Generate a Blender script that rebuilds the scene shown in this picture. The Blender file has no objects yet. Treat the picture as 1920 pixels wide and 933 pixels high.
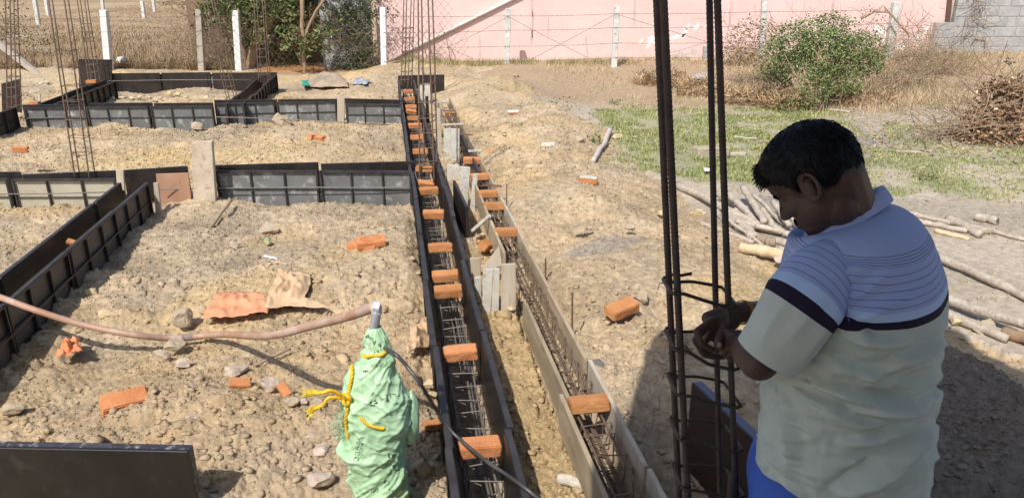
import bpy, bmesh, math, random
import numpy as np
from mathutils import Vector, Matrix, noise as mnoise

random.seed(7); RNG = np.random.default_rng(11)
R = math.radians
scene = bpy.context.scene
COL = scene.collection

# ---------------------------------------------------------------- camera, sky, sun, exposure
CAM_H, PITCH, FOC = 2.70, R(20), 1400.0
cam_d = bpy.data.cameras.new('camera'); cam = bpy.data.objects.new('camera', cam_d); COL.objects.link(cam)
cam.location = (0, 0, CAM_H); cam.rotation_euler = (R(90) - PITCH, 0, 0)
cam_d.sensor_width = 36; cam_d.lens = FOC / 1920 * 36; cam_d.clip_start = .05; cam_d.clip_end = 3000
scene.camera = cam
SUN_DIR = Vector((.34, .75, -1.0)).normalized()          # the way the light travels
world = bpy.data.worlds.new('World'); scene.world = world; world.use_nodes = True
nt = world.node_tree; sky = nt.nodes.new('ShaderNodeTexSky'); sky.sky_type = 'NISHITA'; sky.sun_disc = False
sky.sun_elevation = math.asin(-SUN_DIR.z); sky.sun_rotation = math.atan2(-SUN_DIR.x, -SUN_DIR.y)
sky.dust_density = 2.0; sky.air_density = 1.0
bg = nt.nodes['Background']; nt.links.new(sky.outputs[0], bg.inputs[0]); bg.inputs[1].default_value = .135
sun_d = bpy.data.lights.new('sun', 'SUN'); sun_d.energy = 4.2; sun_d.angle = R(.55); sun_d.color = (1, .955, .88)
sun = bpy.data.objects.new('sun', sun_d); COL.objects.link(sun); sun.location = (-4, -9, 12)
sun.rotation_euler = SUN_DIR.to_track_quat('-Z', 'Y').to_euler()
vs = scene.view_settings; vs.view_transform = 'Standard'; vs.look = 'None'; vs.gamma = 1; vs.use_curve_mapping = False
vs.exposure = .17
scene.cycles.use_denoising = True; scene.cycles.max_bounces = 6; scene.cycles.transparent_max_bounces = 8

# ---------------------------------------------------------------- where a point of the photograph lies in the place
CP, SP = math.cos(PITCH), math.sin(PITCH)
def ray(px, py):
    u = (px - 960) / FOC; v = (466.5 - py) / FOC
    return (u, CP + v * SP, -SP + v * CP)
def P(px, py, z=0.):
    d = ray(px, py); t = (z - CAM_H) / d[2]; return Vector((d[0] * t, d[1] * t, z))
def D(px, py, y):
    d = ray(px, py); t = y / d[1]; return Vector((d[0] * t, y, CAM_H + d[2] * t))
ANG = math.atan(.1714 / 1.064)
EU = Vector((-math.sin(ANG), math.cos(ANG), 0)); EV = Vector((math.cos(ANG), math.sin(ANG), 0))
def UV(u, v, z=0.): return EU * u + EV * v + Vector((0, 0, z))

# ---------------------------------------------------------------- mesh helpers
class MB:
    def __init__(s): s.v = []; s.f = []; s.n = 0
    def add(s, verts, faces):
        b = s.n; s.v.extend([tuple(p) for p in verts]); s.n += len(verts)
        s.f.extend([tuple(i + b for i in f) for f in faces])
    def box(s, c, ax, ay, az):
        c = Vector(c); vs_ = [c + ax * i + ay * j + az * k for k in (-1, 1) for j in (-1, 1) for i in (-1, 1)]
        s.add(vs_, [(0, 2, 3, 1), (4, 5, 7, 6), (0, 1, 5, 4), (2, 6, 7, 3), (0, 4, 6, 2), (1, 3, 7, 5)])
    def beam(s, p0, p1, w, h, up=Vector((0, 0, 1))):
        p0 = Vector(p0); p1 = Vector(p1); d = p1 - p0; L = d.length; d = d / L
        side = d.cross(up)
        if side.length < 1e-4: side = d.cross(Vector((1, 0, 0)))
        side.normalize(); u2 = side.cross(d)
        s.box((p0 + p1) / 2, d * L / 2, side * w / 2, u2 * h / 2)
    def tube(s, pts, r, n=6, cap=True, twist=0.):
        pts = [Vector(p) for p in pts]; m = len(pts)
        rs = r if isinstance(r, (list, tuple)) else [r] * m
        T = [(pts[min(i + 1, m - 1)] - pts[max(i - 1, 0)]).normalized() for i in range(m)]
        ref = Vector((0, 0, 1)) if abs(T[0].z) < .9 else Vector((1, 0, 0))
        a = T[0].cross(ref).normalized(); vv = []
        for i in range(m):
            a = (a - T[i] * a.dot(T[i])).normalized(); b = T[i].cross(a)
            for k in range(n):
                t = 2 * math.pi * k / n + twist * i
                vv.append(pts[i] + a * math.cos(t) * rs[i] + b * math.sin(t) * rs[i])
        ff = [(i * n + k, i * n + (k + 1) % n, (i + 1) * n + (k + 1) % n, (i + 1) * n + k) for i in range(m - 1) for k in range(n)]
        if cap: ff += [tuple(range(n - 1, -1, -1)), tuple((m - 1) * n + k for k in range(n))]
        s.add(vv, ff)
    def build(s, name, mat, parent=None, smooth=False, loc=None, bevel=0.):
        return link_mesh(name, np.array(s.v, dtype=np.float64).reshape(-1, 3), s.f, mat, parent, smooth, loc, bevel)

def world_loc(o):
    v = Vector(o.location); p = o.parent
    while p: v = v + p.location; p = p.parent
    return v
def link_mesh(name, V, F, mat, parent=None, smooth=False, loc=None, bevel=0.):
    o0 = world_loc(parent) if parent else (Vector(loc) if loc is not None else Vector((V[:, 0].mean(), V[:, 1].mean(), V[:, 2].min())))
    V = V - np.array(o0)
    me = bpy.data.meshes.new(name)
    if isinstance(F, np.ndarray):
        k = F.shape[1]; me.vertices.add(len(V)); me.vertices.foreach_set('co', V.astype(np.float32).ravel())
        me.loops.add(F.size); me.loops.foreach_set('vertex_index', F.astype(np.int32).ravel())
        me.polygons.add(len(F)); me.polygons.foreach_set('loop_start', np.arange(0, F.size, k, dtype=np.int32))
        me.update(calc_edges=True); me.validate()
    else:
        me.from_pydata(V.tolist(), [], F); me.update()
    if smooth: me.polygons.foreach_set('use_smooth', np.ones(len(me.polygons), dtype=bool))
    if bevel:
        bm = bmesh.new(); bm.from_mesh(me)
        bmesh.ops.bevel(bm, geom=bm.edges[:], offset=bevel, segments=1, affect='EDGES', clamp_overlap=True)
        bm.to_mesh(me); bm.free()
    me.materials.append(mat)
    o = bpy.data.objects.new(name, me); COL.objects.link(o)
    if parent: o.parent = parent
    else: o.location = o0
    return o
def tag(o, label=None, cat=None, group=None, kind=None):
    if label: o['label'] = label
    if cat: o['category'] = cat
    if group: o['group'] = group
    if kind: o['kind'] = kind
    return o
def thing(name, label, cat, loc, group=None):
    o = bpy.data.objects.new(name, None); COL.objects.link(o); o.location = loc; o.empty_display_size = .1
    return tag(o, label, cat, group)
def share(name, me, loc, rot, parent=None):
    o = bpy.data.objects.new(name, me); COL.objects.link(o); o.location = loc
    o.rotation_euler = rot.to_euler() if hasattr(rot, 'to_euler') else rot
    if parent: o.parent = parent
    return o
ORD = ['first', 'second', 'third', 'fourth', 'fifth', 'sixth', 'seventh', 'eighth', 'ninth', 'tenth', 'eleventh', 'twelfth',
       'thirteenth', 'fourteenth', 'fifteenth', 'sixteenth', 'seventeenth', 'eighteenth', 'nineteenth', 'twentieth']

# ---------------------------------------------------------------- materials
def L(r, g, b):      # sRGB 0-255 to linear
    f = lambda c: (c / 255 / 12.92) if c / 255 <= .04045 else ((c / 255 + .055) / 1.055) ** 2.4
    return (f(r), f(g), f(b))
def mat(name, c1, c2=None, c3=None, scale=4., rough=.8, bump=0., bscale=60., metal=0., stretch=None, spec=.5, attr=None, detail=6., rnd=True, thresh=None, trans=0., vary=0.):
    m = bpy.data.materials.new(name); m.use_nodes = True; n = m.node_tree.nodes; l = m.node_tree.links
    b = n['Principled BSDF']; b.inputs['Roughness'].default_value = rough; b.inputs['Metallic'].default_value = metal
    b.inputs['Specular IOR Level'].default_value = spec
    tc = n.new('ShaderNodeTexCoord'); vec = tc.outputs['Object']
    if rnd:
        oi = n.new('ShaderNodeObjectInfo'); ad = n.new('ShaderNodeVectorMath'); ad.operation = 'MULTIPLY_ADD'
        cx = n.new('ShaderNodeCombineXYZ')
        for k in range(3): l.new(oi.outputs['Random'], cx.inputs[k])
        l.new(cx.outputs[0], ad.inputs[0]); ad.inputs[1].default_value = (37, 53, 71); l.new(vec, ad.inputs[2]); vec = ad.outputs[0]
    if stretch:
        mp = n.new('ShaderNodeMapping'); mp.inputs['Scale'].default_value = stretch; l.new(vec, mp.inputs['Vector']); vec = mp.outputs[0]
    if attr:
        at = n.new('ShaderNodeAttribute'); at.attribute_name = attr; base = at.outputs['Color']
    else:
        base = None
    def nz(sc, det, ro=.6):
        t = n.new('ShaderNodeTexNoise'); t.inputs['Scale'].default_value = sc; t.inputs['Detail'].default_value = det
        t.inputs['Roughness'].default_value = ro; l.new(vec, t.inputs['Vector']); return t.outputs['Fac']
    def mix(f, a, b_, lo=.35, hi=.65):
        mr = n.new('ShaderNodeMapRange'); mr.inputs['From Min'].default_value = lo; mr.inputs['From Max'].default_value = hi; l.new(f, mr.inputs['Value'])
        x = n.new('ShaderNodeMix'); x.data_type = 'RGBA'; l.new(mr.outputs[0], x.inputs['Factor'])
        for s_, c in ((6, a), (7, b_)):
            if isinstance(c, tuple): x.inputs[s_].default_value = (*c, 1)
            else: l.new(c, x.inputs[s_])
        return x.outputs[2]
    out = None
    if attr:
        d = n.new('ShaderNodeMix'); d.data_type = 'RGBA'; d.blend_type = 'MULTIPLY'; d.inputs['Factor'].default_value = 1.
        l.new(base, d.inputs[6]); l.new(mix(nz(scale, detail), c1, c2 or c1), d.inputs[7]); out = d.outputs[2]
    elif c2:
        out = mix(nz(scale, detail), c1, c2)
    if c3:
        lo, hi = thresh or (.55, .72)
        out = mix(nz(scale * 2.7, detail), out, c3, lo, hi)
    if vary and out is not None:
        mv = n.new('ShaderNodeMapRange'); mv.inputs['To Min'].default_value = 1 - vary; mv.inputs['To Max'].default_value = 1 + vary * .5; l.new(oi.outputs['Random'], mv.inputs['Value'])
        hv = n.new('ShaderNodeHueSaturation'); l.new(mv.outputs[0], hv.inputs['Value']); mh = n.new('ShaderNodeMapRange'); mh.inputs['To Min'].default_value = .507; mh.inputs['To Max'].default_value = .499; l.new(oi.outputs['Random'], mh.inputs['Value']); l.new(mh.outputs[0], hv.inputs['Hue']); l.new(out, hv.inputs['Color']); out = hv.outputs[0]
    if out is not None: l.new(out, b.inputs['Base Color'])
    else: b.inputs['Base Color'].default_value = (*c1, 1)
    if bump:
        bp = n.new('ShaderNodeBump'); bp.inputs['Strength'].default_value = bump; bp.inputs['Distance'].default_value = .02
        l.new(nz(bscale, 8, .65), bp.inputs['Height']); l.new(bp.outputs[0], b.inputs['Normal'])
    if trans: b.inputs['Transmission Weight'].default_value = trans
    return m

M_SOIL = mat('soil', (.78, .77, .76), (1.20, 1.18, 1.15), scale=14, rough=.95, bump=.8, bscale=75, attr='soil', spec=.15, detail=10, rnd=False)
M_CLOD = mat('clod_soil', (.85, .85, .85), (1.15, 1.13, 1.1), scale=14, rough=.95, bump=.5, bscale=70, attr='soil', spec=.15, rnd=False)
M_GRASS = mat('grass_blades', (.8, .8, .8), (1.2, 1.2, 1.2), scale=1.5, rough=.75, attr='soil', spec=.2, rnd=False)
M_STONE = mat('stone', (.38, .305, .215), (.47, .38, .27), (.31, .25, .18), scale=9, rough=.95, bump=.7, bscale=40, spec=.2)
M_STONE_P = mat('plaster_stone', (.46, .375, .30), (.56, .47, .385), (.42, .27, .19), scale=11, rough=.9, bump=.6, bscale=40, spec=.2)
M_STONE_Y = mat('yellow_stone', (.52, .40, .24), (.62, .50, .32), scale=9, rough=.95, bump=.7, bscale=40, spec=.2)
M_BRICK = mat('fired_brick', (.50, .195, .080), (.60, .265, .115), (.55, .34, .20), scale=9, rough=.9, bump=.5, bscale=60, spec=.2, vary=.16, thresh=(.62, .80))
M_BRICK_L = mat('brick_imprint', (.36, .125, .045), (.42, .16, .06), scale=12, rough=.9)
M_STEEL_G = mat('shutter_sheet', (.125, .127, .127), (.19, .192, .19), (.46, .45, .43), scale=2.4, rough=.65, bump=.2, bscale=30, metal=.1, spec=.4, thresh=(.54, .74), vary=.15)
M_STEEL_Y = mat('shutter_sheet_cement', (.36, .33, .25), (.46, .42, .33), (.34, .16, .07), scale=3., rough=.7, bump=.2, bscale=30, thresh=(.60, .72))
M_STEEL_K = mat('oiled_steel', (.022, .018, .017), (.045, .034, .030), (.085, .045, .025), scale=3.5, rough=.42, bump=.15, bscale=30, metal=.3, thresh=(.58, .75))
M_STEEL_F = mat('black_angle_iron', (.034, .031, .032), (.070, .062, .060), scale=6, rough=.5, metal=.3, spec=.5)
M_RUSTPLY = mat('brown_ply', (.34, .185, .115), (.40, .23, .145), (.20, .10, .06), scale=4, rough=.7, thresh=(.62, .70))
M_WOOD = mat('grey_plank', (.40, .335, .25), (.52, .45, .355), (.30, .25, .19), scale=6, rough=.9, bump=.35, bscale=26, stretch=(1, 1, .16), spec=.2)
M_WOODU = mat('form_plank', (.33, .25, .16), (.47, .365, .25), (.25, .19, .13), scale=9, rough=.88, bump=.4, bscale=26, stretch=(1, .14, 1), spec=.2, vary=.15)
M_WOODW = mat('cement_plank', (.48, .45, .39), (.60, .56, .49), (.32, .28, .22), scale=7, rough=.95, bump=.4, bscale=30, spec=.2)
M_LOG = mat('weathered_log', (.42, .35, .28), (.58, .50, .41), (.22, .175, .13), scale=13, rough=.95, bump=1., bscale=40, spec=.2)
M_LOGY = mat('split_wood', (.56, .41, .24), (.62, .50, .33), (.40, .32, .22), scale=8, rough=.9, bump=.4, bscale=34)
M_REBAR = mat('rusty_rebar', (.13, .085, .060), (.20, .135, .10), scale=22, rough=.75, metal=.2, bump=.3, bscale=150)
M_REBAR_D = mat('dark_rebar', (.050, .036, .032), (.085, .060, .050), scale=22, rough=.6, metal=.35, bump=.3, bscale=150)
M_REBAR_L = mat('grey_rebar', (.17, .15, .135), (.25, .22, .20), scale=22, rough=.6, metal=.4)
M_WIRE = mat('fence_wire', (.14, .11, .09), rough=.6, metal=.4)
M_PINK = None
M_POST = mat('whitewashed_post', (.50, .50, .47), (.66, .66, .63), (.30, .29, .27), scale=5, rough=.9, bump=.3, bscale=40)
M_POSTG = mat('grey_post', (.33, .29, .25), (.45, .40, .35), scale=6, rough=.95, bump=.3, bscale=40)
M_CONC = mat('grey_concrete', (.36, .35, .34), (.47, .46, .44), (.27, .26, .25), scale=4, rough=.95, bump=.4, bscale=40)
M_BARK = mat('bark', (.24, .155, .095), (.36, .24, .155), scale=7, rough=.95, bump=.6, bscale=30)
M_TWIG = mat('dry_twig', (.27, .19, .12), (.40, .30, .20), scale=5, rough=.9)
# ---------------------------------------------------------------- noise on arrays
def _h(ix, iy, s):
    n = (ix.astype(np.int64) * 374761393 + iy.astype(np.int64) * 668265263 + s * 974711) & 0x7fffffff
    n = ((n ^ (n >> 13)) * 1274126177) & 0x7fffffff
    return ((n ^ (n >> 16)) & 0xffff) / 65535.0
def vnoise(x, y, s=0):
    ix = np.floor(x); iy = np.floor(y); fx = x - ix; fy = y - iy
    fx = fx * fx * (3 - 2 * fx); fy = fy * fy * (3 - 2 * fy)
    a = _h(ix, iy, s); b = _h(ix + 1, iy, s); c = _h(ix, iy + 1, s); d = _h(ix + 1, iy + 1, s)
    return (a * (1 - fx) + b * fx) * (1 - fy) + (c * (1 - fx) + d * fx) * fy - .5
def fbm(x, y, oct=4, s=0, g=.5):
    t = 0; a = 1.
    for k in range(oct):
        t = t + a * vnoise(x * 2 ** k + 13.7 * k, y * 2 ** k - 7.3 * k, s + k); a *= g
    return t
def clods(x, y, cell, s, prob=.7, flat=.8):     # rounded lumps of earth, one per cell at most
    X = x / cell + 3.1 * vnoise(x / cell * .35, y / cell * .35, s + 9); Y = y / cell + 3.1 * vnoise(x / cell * .35 + 31, y / cell * .35, s + 9)
    wob = 1 + .55 * vnoise(x / cell * 2.6, y / cell * 2.6, s + 21)
    ix = np.floor(X); iy = np.floor(Y); best = np.zeros_like(x)
    for i in (-1, 0, 1):
        for j in (-1, 0, 1):
            cx = ix + i; cy = iy + j
            r = .22 + .42 * _h(cx, cy, s + 1); on = _h(cx, cy, s + 2) < prob
            dx = X - cx - .2 - .6 * _h(cx, cy, s + 3); dy = Y - cy - .2 - .6 * _h(cx, cy, s + 4)
            an = _h(cx, cy, s + 5) * 3.1416; ca = np.cos(an); sa = np.sin(an)
            dd = ((dx * ca + dy * sa) ** 2 + 1.7 * (dy * ca - dx * sa) ** 2) * wob
            hh = np.where(on, np.minimum(np.sqrt(np.maximum(0, r * r - dd)), r * flat * .8), 0)
            best = np.maximum(best, hh)
    return best * cell
# ================================================================ GROUND
def sm(t): t = np.clip(t, 0, 1); return t * t * (3 - 2 * t)
def px_poly(pts, z=0.): return np.array([tuple(P(a, b, z))[:2] for a, b in pts])
def inside(poly, x, y):
    c = np.zeros(x.shape, bool); n = len(poly)
    for i in range(n):
        x0, y0 = poly[i]; x1, y1 = poly[(i + 1) % n]
        if y0 == y1: continue
        cr = ((y0 > y) != (y1 > y)) & (x < (x1 - x0) * (y - y0) / (y1 - y0) + x0); c ^= cr
    return c
def polymask(poly, x, y, jit=.5, sc=1.3, s=70):
    return inside(poly, x + jit * fbm(x * sc, y * sc, 4, s), y + 1.6 * jit * fbm(x * sc + 9, y * sc, 4, s + 5)).astype(float)
FIELD = px_poly([(1040, 215), (1135, 250), (1190, 312), (1270, 352), (1360, 440), (1480, 505), (1700, 575), (1920, 655), (2600, 900), (4200, 500), (4200, 30), (1500, 20), (980, 120), (900, 150), (1000, 190)])
GREEN1 = px_poly([(1110, 212), (1230, 203), (1420, 202), (1560, 198), (1640, 268), (1560, 330), (1440, 345), (1300, 338), (1205, 330), (1160, 285)])
GREEN2 = px_poly([(1560, 330), (1620, 275), (1640, 250), (1760, 232), (2300, 235), (2300, 350), (1900, 352), (1800, 368), (1700, 345), (1610, 372)])
GRAVEL = px_poly([(1438, 352), (1500, 340), (1560, 330), (1580, 232), (1625, 238), (1660, 285), (1600, 345), (1540, 470), (1470, 470), (1440, 425), (1390, 410)])
DARK_SOIL_SHADE = px_poly([(1740, 640), (1790, 640), (1840, 655), (1880, 700), (1960, 760), (2200, 1000), (1760, 1000), (1500, 900)])
GREYP = px_poly([(1060, 500), (1130, 480), (1200, 478), (1210, 490), (1150, 505), (1070, 520)])
def hbase(x, y):
    """broad shape of the ground, without clods"""
    x = np.asarray(x, float); y = np.asarray(y, float)
    u = x * EU.x + y * EU.y; v = x * EV.x + y * EV.y
    h = np.zeros_like(x)
    g = lambda cx, cy, rx, ry, a: a * np.exp(-((x - cx) / rx) ** 2 - ((y - cy) / ry) ** 2)
    fld = sm((x - 1.2) / 1.5)
    # cell A, between the near camera and row one
    cellA = sm((v + 2.9) / .4) * sm((.3 - v) / .25) * sm((9.3 - y) / .3)
    h += cellA * (.02 + g(-1.9, 6.7, 1.1, 1.1, .12) + g(-.9, 7.2, .5, 1.2, .12) + g(-1.7, 4.0, 1.0, .8, .10) + g(-2.9, 8.3, .4, .7, -.05) + g(-.75, 4.6, .35, .9, .06))
    # heaps in the cells behind
    h += g(-4.6, 11.6, 2.2, 1.0, .16) + g(-3.0, 13.0, .8, .6, .12) + g(-5.6, 7.6, 1.0, .9, .10) + g(-7.5, 13, 2, 1.2, .10) + g(-7, 17.6, 2.5, .8, .07)
    h += g(-10.5, 20.5, 1.8, .9, .28)
    # long heap of dug earth right of the wooden form
    h += .16 * sm((v - 1.1) / .2) * (1 - sm((v - 2.1) / 1.5)) * sm((u - 2.5) / 1.5) * (1 - sm((u - 9.2) / 1.2))
    h += g(.75, 9.5, 1.0, 2.0, .20) + g(.7, 13.6, 1.0, 2.2, .30) + g(-.5, 17.5, 1.4, 1.8, .45) + g(.7, 19.6, 1.0, 1.2, .26)
    h += g(1.75, 7.0, .8, .8, .08)
    # strip between the two forms
    strip = sm((v - .55) / .06) * sm((.95 - v) / .06)
    h += strip * (.12 + .06 * np.sin(u * 1.3))
    # back of the lot and the weedy bank under the fence
    h += .22 * sm((y - 18.8) / 2.5) * sm((x + 5) / 1.5) * (1 - sm((y - 24) / 2))
    h += .25 * sm((y - 21) / 4) * sm((x - 7) / 3) + .1 * fld * fbm(x * .25, y * .25, 3, 3)
    h += .05 * fbm(x * .5, y * .5, 3, 40)
    # far fields climb gently
    h += sm((y - 35) / 120) * 1.6
    # floors of the forms
    def trench(a, lo, hi, u0, u1, z):
        nonlocal h
        k = sm((v - lo) / .02) * sm((hi - v) / .02) * sm((u - u0) / .05) * sm((u1 - u) / .05); h = h * (1 - k) + z * k
    trench(v, .20, .55, 2.2, 18.6, -.08); trench(v, .925, 1.15, 2.2, 15.6, .10); trench(v, -3.2, -2.94, 3.4, 9.25, -.06)
    return h
def rough_mask(x, y):
    f = polymask(FIELD, x, y, .35)
    far = sm((y - 22) / 3)
    u = x * EU.x + y * EU.y; v = x * EV.x + y * EV.y
    infl = ((v > .19) & (v < .57) & (u < 18.6)).astype(float)
    return np.clip((1 - .88 * f) * (1 - .8 * far) * (1 - .8 * infl), 0, 1)
def hfull(x, y):
    r = rough_mask(x, y); near = np.clip(1.3 - y / 22, 0, 1)
    big = sm(fbm(x * .8, y * .8, 3, 60) * 2.2 + .45)
    def billow(f, s): return np.abs(2 * vnoise(x * f + 1.3 * vnoise(x * f * .7, y * f * .7, s + 1), y * f + 1.3 * vnoise(x * f * .7 + 7, y * f * .7, s + 2), s)) ** .8
    lumps = .035 * billow(3.1, 600) * big + .024 * billow(7.3, 610) * (.35 + .65 * big) + .018 * billow(15., 620) + .014 * billow(31., 630) + .009 * billow(60., 640)
    h = hbase(x, y) + r * (.13 * fbm(x * 1.3, y * 1.3, 4, 1) + lumps - .04 + clods(x, y, .30, 100, .15) * .5 * big + clods(x, y, .10, 200, .12) * .7 * (.3 + .7 * big) + .010 * fbm(x * 26, y * 26, 3, 7))
    h = h + (1 - r) * (.012 * fbm(x * 5, y * 5, 4, 17))
    return h
def gz(x, y): return float(hbase(np.array([x]), np.array([y]))[0])
def gzf(x, y): return float(hfull(np.array([x]), np.array([y]))[0])
def G(px, py):
    z = 0.
    for _ in range(8): p = P(px, py, z); z = .5 * z + .5 * gz(p.x, p.y)
    return P(px, py, z)

def soil_colour(x, y):
    c = np.empty((len(x), 3))
    tan = np.array((.50, .385, .25)); yel = np.array((.55, .40, .21)); gry = np.array((.42, .335, .235)); pale = np.array((.56, .45, .315))
    a = sm(fbm(x * .55, y * .55, 4, 80) * 1.8 + .5)[:, None]; b = sm(fbm(x * .9 + 4, y * .9, 4, 81) * 2.2 + .30)[:, None]
    c[:] = tan * (1 - a) + gry * a; c = c * (1 - .6 * b) + .6 * b * yel
    p = sm(fbm(x * 3 + 4, y * 3, 4, 82) * 2.2 + .25)[:, None]; c = c * (1 - .5 * p) + .5 * p * pale
    dk = sm(fbm(x * 1.6 + 8, y * 1.6, 4, 84) * 2.4 + .15)[:, None]; c = c * (1 - .20 * dk)
    g = lambda cx, cy, rx, ry: np.exp(-((x - cx) / rx) ** 2 - ((y - cy) / ry) ** 2)[:, None]
    k = np.clip(g(-4.9, 11.2, 2.0, .9) + g(.2, 19.2, 1.2, .9) * 1.2 + g(-10.3, 20.6, 2, .8), 0, 1) * .75; c = c * (1 - k) + k * np.array((.565, .42, .215))
    k = np.clip(g(-1.9, 4.1, 1.1, .75) + g(-.85, 5.2, .5, .9), 0, 1) * .65; c = c * (1 - k) + k * np.array((.40, .30, .20))
    u = x * EU.x + y * EU.y; v = x * EV.x + y * EV.y
    k = (((v > .56) & (v < .92) & (u < 7)) * .8)[:, None]; c = c * (1 - k) + k * np.array((.46, .335, .175))
    f = polymask(FIELD, x, y, .35)[:, None]
    n = sm(fbm(x * .7, y * .7, 4, 90) * 2 + .5)[:, None]
    c = c * (1 - f) + f * (np.array((.40, .345, .275)) * (1 - n) + np.array((.49, .42, .335)) * n)
    weed = (sm((y - 15.0) / 2.2 + .5 * fbm(x, y, 3, 48)) * f[:, 0] * (1 - sm((y - 60) / 30)))[:, None]; c = c * (1 - weed) + weed * np.array((.40, .30, .20))
    gr = np.maximum(.4 * polymask(GREEN1, x, y, .35, 1.1) + .35 * polymask(GREEN1, x, y, 1.1, 2.3, 74) + .25 * polymask(GREEN1, x, y, 1.5, 1.2, 78), polymask(GREEN2, x, y, .6, 1.1) * .75 * sm(fbm(x * 1.3, y * 1.3, 4, 95) * 2.4 + .62))
    gr = np.clip(gr * (.45 + .55 * sm(fbm(x * 2.6, y * 2.6, 4, 96) * 2.5 + .8)), 0, 1)[:, None]
    gc = np.array((.22, .25, .105)); c = c * (1 - gr) + gr * gc
    k = polymask(GRAVEL, x, y, .55)[:, None] * .7 * sm(fbm(x * 2, y * 2, 3, 47) * 2 + .75)[:, None]; c = c * (1 - k) + k * np.array((.27, .245, .23))
    k = polymask(GREYP, x, y, .1)[:, None] * .6; c = c * (1 - k) + k * np.array((.27, .25, .23))
    k = polymask(DARK_SOIL_SHADE, x, y, .35)[:, None] * .85; c = c * (1 - k) + k * np.array((.165, .142, .122))  # dark gravelly soil, with the shade lying on it painted in too
    # brown dry field beyond the fence, left
    far = (sm((y - 23.2) / 1.5) * (1 - sm((x + 3.5) / 2)))[:, None]; n = sm(fbm(x * .12, y * .3, 4, 99) * 2 + .5)[:, None]
    c = c * (1 - far) + far * (np.array((.33, .235, .145)) * (1 - n) + np.array((.42, .32, .21)) * n)
    pth = (np.exp(-((y - 24.2) / 1.3) ** 2) * ((x > -8) & (x < -4.2)))[:, None]; c = c * (1 - pth) + pth * np.array((.40, .20, .085))
    return c
def set_col(me, c, name='soil'):
    at = me.color_attributes.new(name, 'FLOAT_COLOR', 'POINT')
    at.data.foreach_set('color', np.concatenate([c, np.ones((len(c), 1))], 1).astype(np.float32).ravel())

az = np.concatenate([np.linspace(-180, -42, 24, endpoint=False), np.linspace(-42, 42, 900), np.linspace(42, 180, 24, endpoint=False)[1:]])
az = np.radians(az); rad = np.concatenate([[.6], np.geomspace(2.4, 11, 480), np.geomspace(11, 30, 170)[1:], np.geomspace(30, 140, 50)[1:], np.geomspace(140, 1500, 12)[1:]])
A_, R_ = np.meshgrid(az, rad); gx = (R_ * np.sin(A_)).ravel(); gy = (R_ * np.cos(A_)).ravel()
na, nr = len(az), len(rad)
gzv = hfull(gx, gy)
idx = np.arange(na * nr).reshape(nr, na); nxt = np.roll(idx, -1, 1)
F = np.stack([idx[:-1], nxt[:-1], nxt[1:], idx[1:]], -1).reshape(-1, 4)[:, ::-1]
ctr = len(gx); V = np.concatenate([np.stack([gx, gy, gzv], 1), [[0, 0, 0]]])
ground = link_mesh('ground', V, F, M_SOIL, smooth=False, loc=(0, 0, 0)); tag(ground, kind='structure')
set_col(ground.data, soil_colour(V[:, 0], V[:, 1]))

# loose clods and crumbs of earth
ico = bmesh.new(); bmesh.ops.create_icosphere(ico, subdivisions=1, radius=1)
IV = np.array([v.co for v in ico.verts]); IF = np.array([[v.index for v in f.verts] for f in ico.faces]); ico.free()
def scatter_lumps(name, X, Y, S, sink=.42, squash=.7, colmul=1.0):
    n = len(X); z = hfull(X, Y)
    rot = RNG.uniform(0, 6.28, n); jit = RNG.uniform(.55, 1.4, (n, 12, 1)); sc = np.stack([RNG.uniform(.75, 1.3, n), RNG.uniform(.6, 1.0, n), RNG.uniform(.5, .9, n) * squash], 1)
    v = IV[None] * jit * sc[:, None] * S[:, None, None]
    c, s = np.cos(rot)[:, None], np.sin(rot)[:, None]
    vx = v[..., 0] * c - v[..., 1] * s + X[:, None]; vy = v[..., 0] * s + v[..., 1] * c + Y[:, None]; vz = v[..., 2] + (z + S * sc[:, 2] * (1 - 2 * sink))[:, None]
    V = np.stack([vx, vy, vz], -1).reshape(-1, 3); F = (IF[None] + 12 * np.arange(n)[:, None, None]).reshape(-1, 3)
    o = link_mesh(name, V, F, M_CLOD, loc=(0, 0, 0)); tag(o, kind='stuff')
    cc = soil_colour(X, Y) * RNG.uniform(.80, 1.08, (n, 1)) * colmul; set_col(o.data, np.repeat(cc, 12, 0)); return o
def fan(n, y0, y1, half=.80):
    y = np.exp(RNG.uniform(np.log(y0), np.log(y1), n)); x = RNG.uniform(-half, half, n) * y; return x, y
cx_, cy_ = fan(26000, 2.6, 24)
keep = RNG.uniform(0, 1, len(cx_)) < rough_mask(cx_, cy_) * (.35 + .65 * sm(fbm(cx_ * .8, cy_ * .8, 3, 60) * 2.2 + .45))
cx_, cy_ = cx_[keep], cy_[keep]
S = .005 + .026 * RNG.uniform(0, 1, len(cx_)) ** 4.0 + .0009 * cy_
scatter_lumps('soil_clods', cx_, cy_, S)
OV = np.array([(1, 0, 0), (-1, 0, 0), (0, 1, 0), (0, -1, 0), (0, 0, 1), (0, 0, -1)], float); OF = np.array([(0, 2, 4), (2, 1, 4), (1, 3, 4), (3, 0, 4), (2, 0, 5), (1, 2, 5), (3, 1, 5), (0, 3, 5)])
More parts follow.
